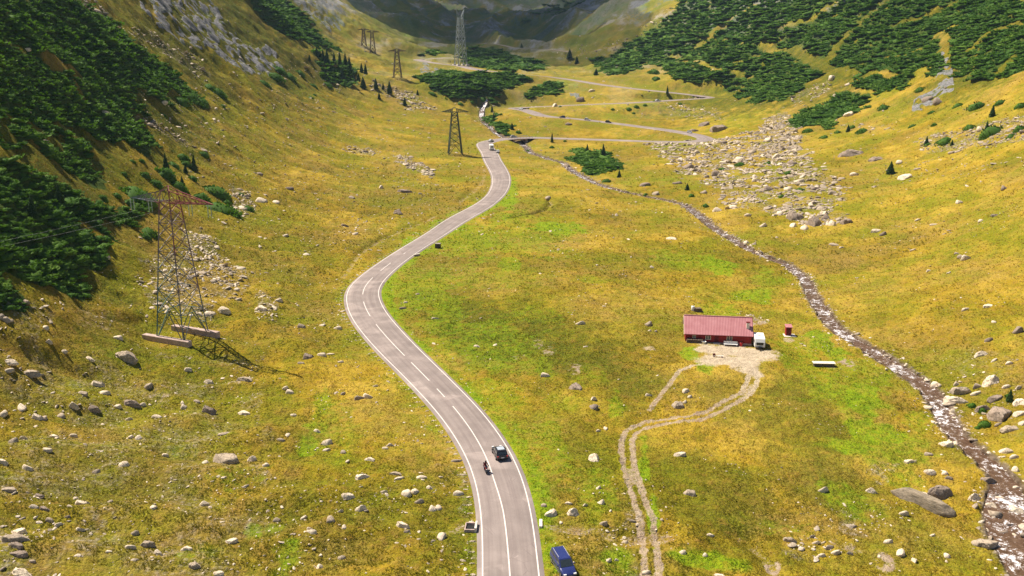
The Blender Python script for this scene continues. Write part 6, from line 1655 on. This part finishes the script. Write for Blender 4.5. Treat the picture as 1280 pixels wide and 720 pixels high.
m = MB(); m.bar((-.40, .30, 1.05), (-.12, .42, 1.02), .02, 6).bar((.40, .30, 1.05), (.12, .42, 1.02), .02, 6).bar((-.12, .42, 1.02), (.12, .42, 1.02), .02, 6); m.build('handlebar', M_RIM, gm2)
for s in (-1, 1): MB().bar((s * .38, .36, 1.05), (s * .40, .38, 1.2), .012, 5).box((s * .42, .38, 1.24), (.13, .03, .08)).build('mirror', M_DARK, gm2)
MB().bar((.2, .1, .35), (.24, -.85, .45), .06, 8).build('exhaust', M_RIM, gm2); MB().box((0, .86, .80), (.18, .08, .12)).build('headlight', M_HEAD, gm2)
MB().box((0, -.80, 1.0), (.42, .36, .30)).build('top_case', M_DARK, gm2, bevel=.04); MB().box((0, -.99, .70), (.18, .03, .14)).build('number_plate', M_PLATE, gm2)
put(gm2, 607.0, 591, flip=True)
# rider: one skinned body
jo = {'pel': (0, -.25, .98), 'sp1': (0, -.20, 1.18), 'sp2': (0, -.08, 1.40), 'neck': (0, .0, 1.52), 'head0': (0, .05, 1.62), 'head1': (0, .08, 1.78),
      'shL': (-.19, -.05, 1.45), 'elL': (-.32, .10, 1.22), 'wrL': (-.36, .29, 1.10), 'haL': (-.37, .36, 1.08), 'shR': (.19, -.05, 1.45), 'elR': (.32, .10, 1.22), 'wrR': (.36, .29, 1.10), 'haR': (.37, .36, 1.08),
      'hiL': (-.11, -.22, .95), 'knL': (-.24, .22, .84), 'anL': (-.21, -.10, .42), 'toL': (-.22, .10, .36), 'hiR': (.11, -.22, .95), 'knR': (.24, .22, .84), 'anR': (.21, -.10, .42), 'toR': (.22, .10, .36)}
for s, sg in (('L', -1), ('R', 1)):
    for f in range(4): jo['f%d%s' % (f, s)] = (sg * (.34 + .02 * f), .40, 1.07 - .0 * f); jo['g%d%s' % (f, s)] = (sg * (.34 + .022 * f), .385, 1.03)
    jo['th' + s] = (sg * .33, .33, 1.05); jo['ti' + s] = (sg * .31, .36, 1.03)
ed = [('pel', 'sp1'), ('sp1', 'sp2'), ('sp2', 'neck'), ('neck', 'head0'), ('head0', 'head1')]
for s in 'LR':
    ed += [('sp2', 'sh' + s), ('sh' + s, 'el' + s), ('el' + s, 'wr' + s), ('wr' + s, 'ha' + s), ('pel', 'hi' + s), ('hi' + s, 'kn' + s), ('kn' + s, 'an' + s), ('an' + s, 'to' + s), ('wr' + s, 'th' + s), ('th' + s, 'ti' + s)]
    for f in range(4): ed += [('ha' + s, 'f%d%s' % (f, s)), ('f%d%s' % (f, s), 'g%d%s' % (f, s))]
rad = {'pel': .15, 'sp1': .14, 'sp2': .17, 'neck': .07, 'head0': .09, 'head1': .10, 'sh': .085, 'el': .055, 'wr': .035, 'ha': .032, 'hi': .11, 'kn': .075, 'an': .05, 'to': .045, 'f': .010, 'g': .009, 'th': .012, 'ti': .010}
keys = list(jo); me = bpy.data.meshes.new('person'); me.from_pydata([jo[k] for k in keys], [(keys.index(a), keys.index(b)) for a, b in ed], [])
M_SUIT = simple('dark_red_riding_suit', (.10, .014, .016), .7, .2); me.materials.append(M_SUIT)
rid = link('person', me, None, 'rider in dark red and black riding gear leaning on the motorcycle', 'person')
sk = rid.modifiers.new('skin', 'SKIN'); sk.use_smooth_shade = True
sv = me.skin_vertices[0].data
for i, k in enumerate(keys):
    r = next(rad[p_] for p_ in (k, k[:2], k[:1]) if p_ in rad); sv[i].radius = (r, r * (.75 if k in ('sp1', 'sp2', 'pel') else 1)); sv[i].use_root = (k == 'pel')
sb = rid.modifiers.new('sub', 'SUBSURF'); sb.levels = 1; sb.render_levels = 2
rid.location = gm2.location; rid.rotation_euler = gm2.rotation_euler
hm = MB(); hm.ball((0, .08, 1.74), .15, 3, (.92, 1.08, 1.0)); he = hm.build('helmet', M_DARK, rid, True); MB().ball((0, .13, 1.74), .125, 2, (.92, .96, .5)).build('visor', M_GLASS, he, True)
MB().box((0, -.27, 1.36), (.30, .14, .34), rot=Matrix.Rotation(-.3, 3, 'X')).build('backpack', simple('grey_cloth', (.45, .42, .42), .8), rid, bevel=.05)
# ------------------------------------------------------------------ air and clouds
zmax = float(zf.max()) + 12; zmin = float(zf.min()) - 1.5
xm = float(np.abs(xf).max()) + 30
bm = bmesh.new(); bmesh.ops.create_cube(bm, size=1.0, matrix=Matrix.Translation((0, (float(yf.min()) - 30 + float(yf.max()) + 30) / 2, (zmax + zmin) / 2)) @ Matrix.Diagonal((2 * xm, float(yf.max() - yf.min()) + 60, zmax - zmin, 1)))
me = bpy.data.meshes.new('haze'); bm.to_mesh(me); bm.free()
hz = link('haze', me, None, 'thin bluish mountain haze filling the valley air', 'haze', None, 'stuff')
hm_ = bpy.data.materials.new('haze_air'); hm_.use_nodes = True; ht = hm_.node_tree; ht.nodes.clear()
ho = ht.nodes.new('ShaderNodeOutputMaterial'); pv = ht.nodes.new('ShaderNodeVolumePrincipled'); pv.inputs['Density'].default_value = HAZE
pv.inputs['Color'].default_value = (.50, .70, 1, 1); pv.inputs['Anisotropy'].default_value = .1
ht.links.new(pv.outputs[0], ho.inputs['Volume']); me.materials.append(hm_)
print('haze box top', zmax, 'ground', zmin, xm)
# a bank of cloud high above the head of the valley: it stands between the sun and the far slopes
t = NT('cloud_white'); t.col((.9, .9, .9)); t.rough(1)
_tb = t.n.new('ShaderNodeBsdfTransparent'); _mx = t.n.new('ShaderNodeMixShader'); _mx.inputs[0].default_value = .60
t.L(t.b.outputs[0], _mx.inputs[1]); t.L(_tb.outputs[0], _mx.inputs[2]); t.L(_mx.outputs[0], t.out.inputs[0])
sv_ = Vector((sx_c, sy_c, 0)).normalized() * math.cos(math.radians(57)); sv_.z = math.sin(math.radians(57))
cz_ = zmax + 260
rc_ = random.Random(9)
def cloud(cx, cy, tz, rx, ry, n, label):
    s = (cz_ - tz) / sv_.z; ox, oy = sv_.x * s, sv_.y * s
    m = MB()
    for i in range(n):
        a = rc_.uniform(0, 6.283); q = math.sqrt(rc_.uniform(0, 1)); r = rc_.uniform(.28, .45) * min(rx, ry)
        V, F = ico(3); V = V.copy(); V *= (1 + .12 * np.sin(V[:, 0] * 7 + i) * np.cos(V[:, 1] * 6) )[:, None]
        V = V * [r, r, r * .4] + [cx + ox + math.cos(a) * q * rx * .8, cy + oy + math.sin(a) * q * ry * .8, cz_ + 60 + rc_.uniform(0, 60)]
        m.add(V, F.tolist())
    return m.build('cloud', t.m, None, True, label=label, cat='cloud', kind='stuff')
cloud(40, 1600, 110, 440, 680, 24, 'white cloud bank above the head of the valley, outside the picture')
# ------------------------------------------------------------------ every label singles out one thing
def finish_labels():
    ORD = ['largest', 'second largest', 'third largest', 'fourth largest', 'fifth largest', 'sixth largest', 'seventh largest', 'eighth largest', 'ninth largest', 'tenth largest', 'eleventh largest', 'twelfth largest', 'thirteenth largest', 'fourteenth largest', 'fifteenth largest', 'sixteenth largest', 'seventeenth largest', 'eighteenth largest', 'nineteenth largest', 'twentieth largest']
    seen = {}
    for o, base, uv, area, zones, fixed in LAB:
        if fixed: o['label'] = fixed; continue
        wname = zone_of(uv[0], uv[1], zones)
        txt = base.replace('{size} ', '')
        seen.setdefault((txt, wname), []).append((area, o, txt, wname))
    for k, lst in seen.items():
        lst.sort(key=lambda q: -q[0])
        for i, (a, o, txt, wn) in enumerate(lst):
            pre = 'only' if len(lst) == 1 else 'smallest' if (i == len(lst) - 1 and len(lst) > 2) else 'smaller' if (i == 1 and len(lst) == 2) else 'larger' if len(lst) == 2 else ORD[min(i, 19)]
            pre = '' if pre == 'only' else pre + ' '
            s = pre + txt + ' ' + wn
            w_ = s.split()
            o['label'] = ' '.join(w_)
            if len(w_) > 16: print('LONG LABEL', o['label'])
finish_labels()
# ------------------------------------------------------------------ light
w = bpy.data.worlds.new('World'); SC.world = w; w.use_nodes = True
nt = w.node_tree; bg = nt.nodes['Background']
sky = nt.nodes.new('ShaderNodeTexSky'); sky.sky_type = 'NISHITA'; sky.sun_disc = False
SUN_EL = math.radians(57); sx, sy = -0.85, 0.50
sky.sun_elevation = SUN_EL
sky.sun_rotation = math.atan2(sx, sy)
sky.altitude = 1500
nt.links.new(sky.outputs[0], bg.inputs[0]); bg.inputs[1].default_value = .055
sl = bpy.data.lights.new('sun', 'SUN'); sl.energy = 5.0; sl.angle = math.radians(.5); sl.color = (1, .91, .76)
so = bpy.data.objects.new('sun', sl); COL.objects.link(so)
d = Vector((sx, sy, 0)).normalized() * math.cos(SUN_EL); d.z = math.sin(SUN_EL)
so.rotation_euler = d.to_track_quat('Z', 'Y').to_euler()
so.location = (0, 0, 600)
SC.view_settings.view_transform = 'Standard'
SC.view_settings.look = 'None'
SC.view_settings.gamma = 1
SC.view_settings.exposure = EXPO
SC.cycles.max_bounces = 4
SC.cycles.volume_bounces = 0
SC.cycles.use_denoising = True
print('done')
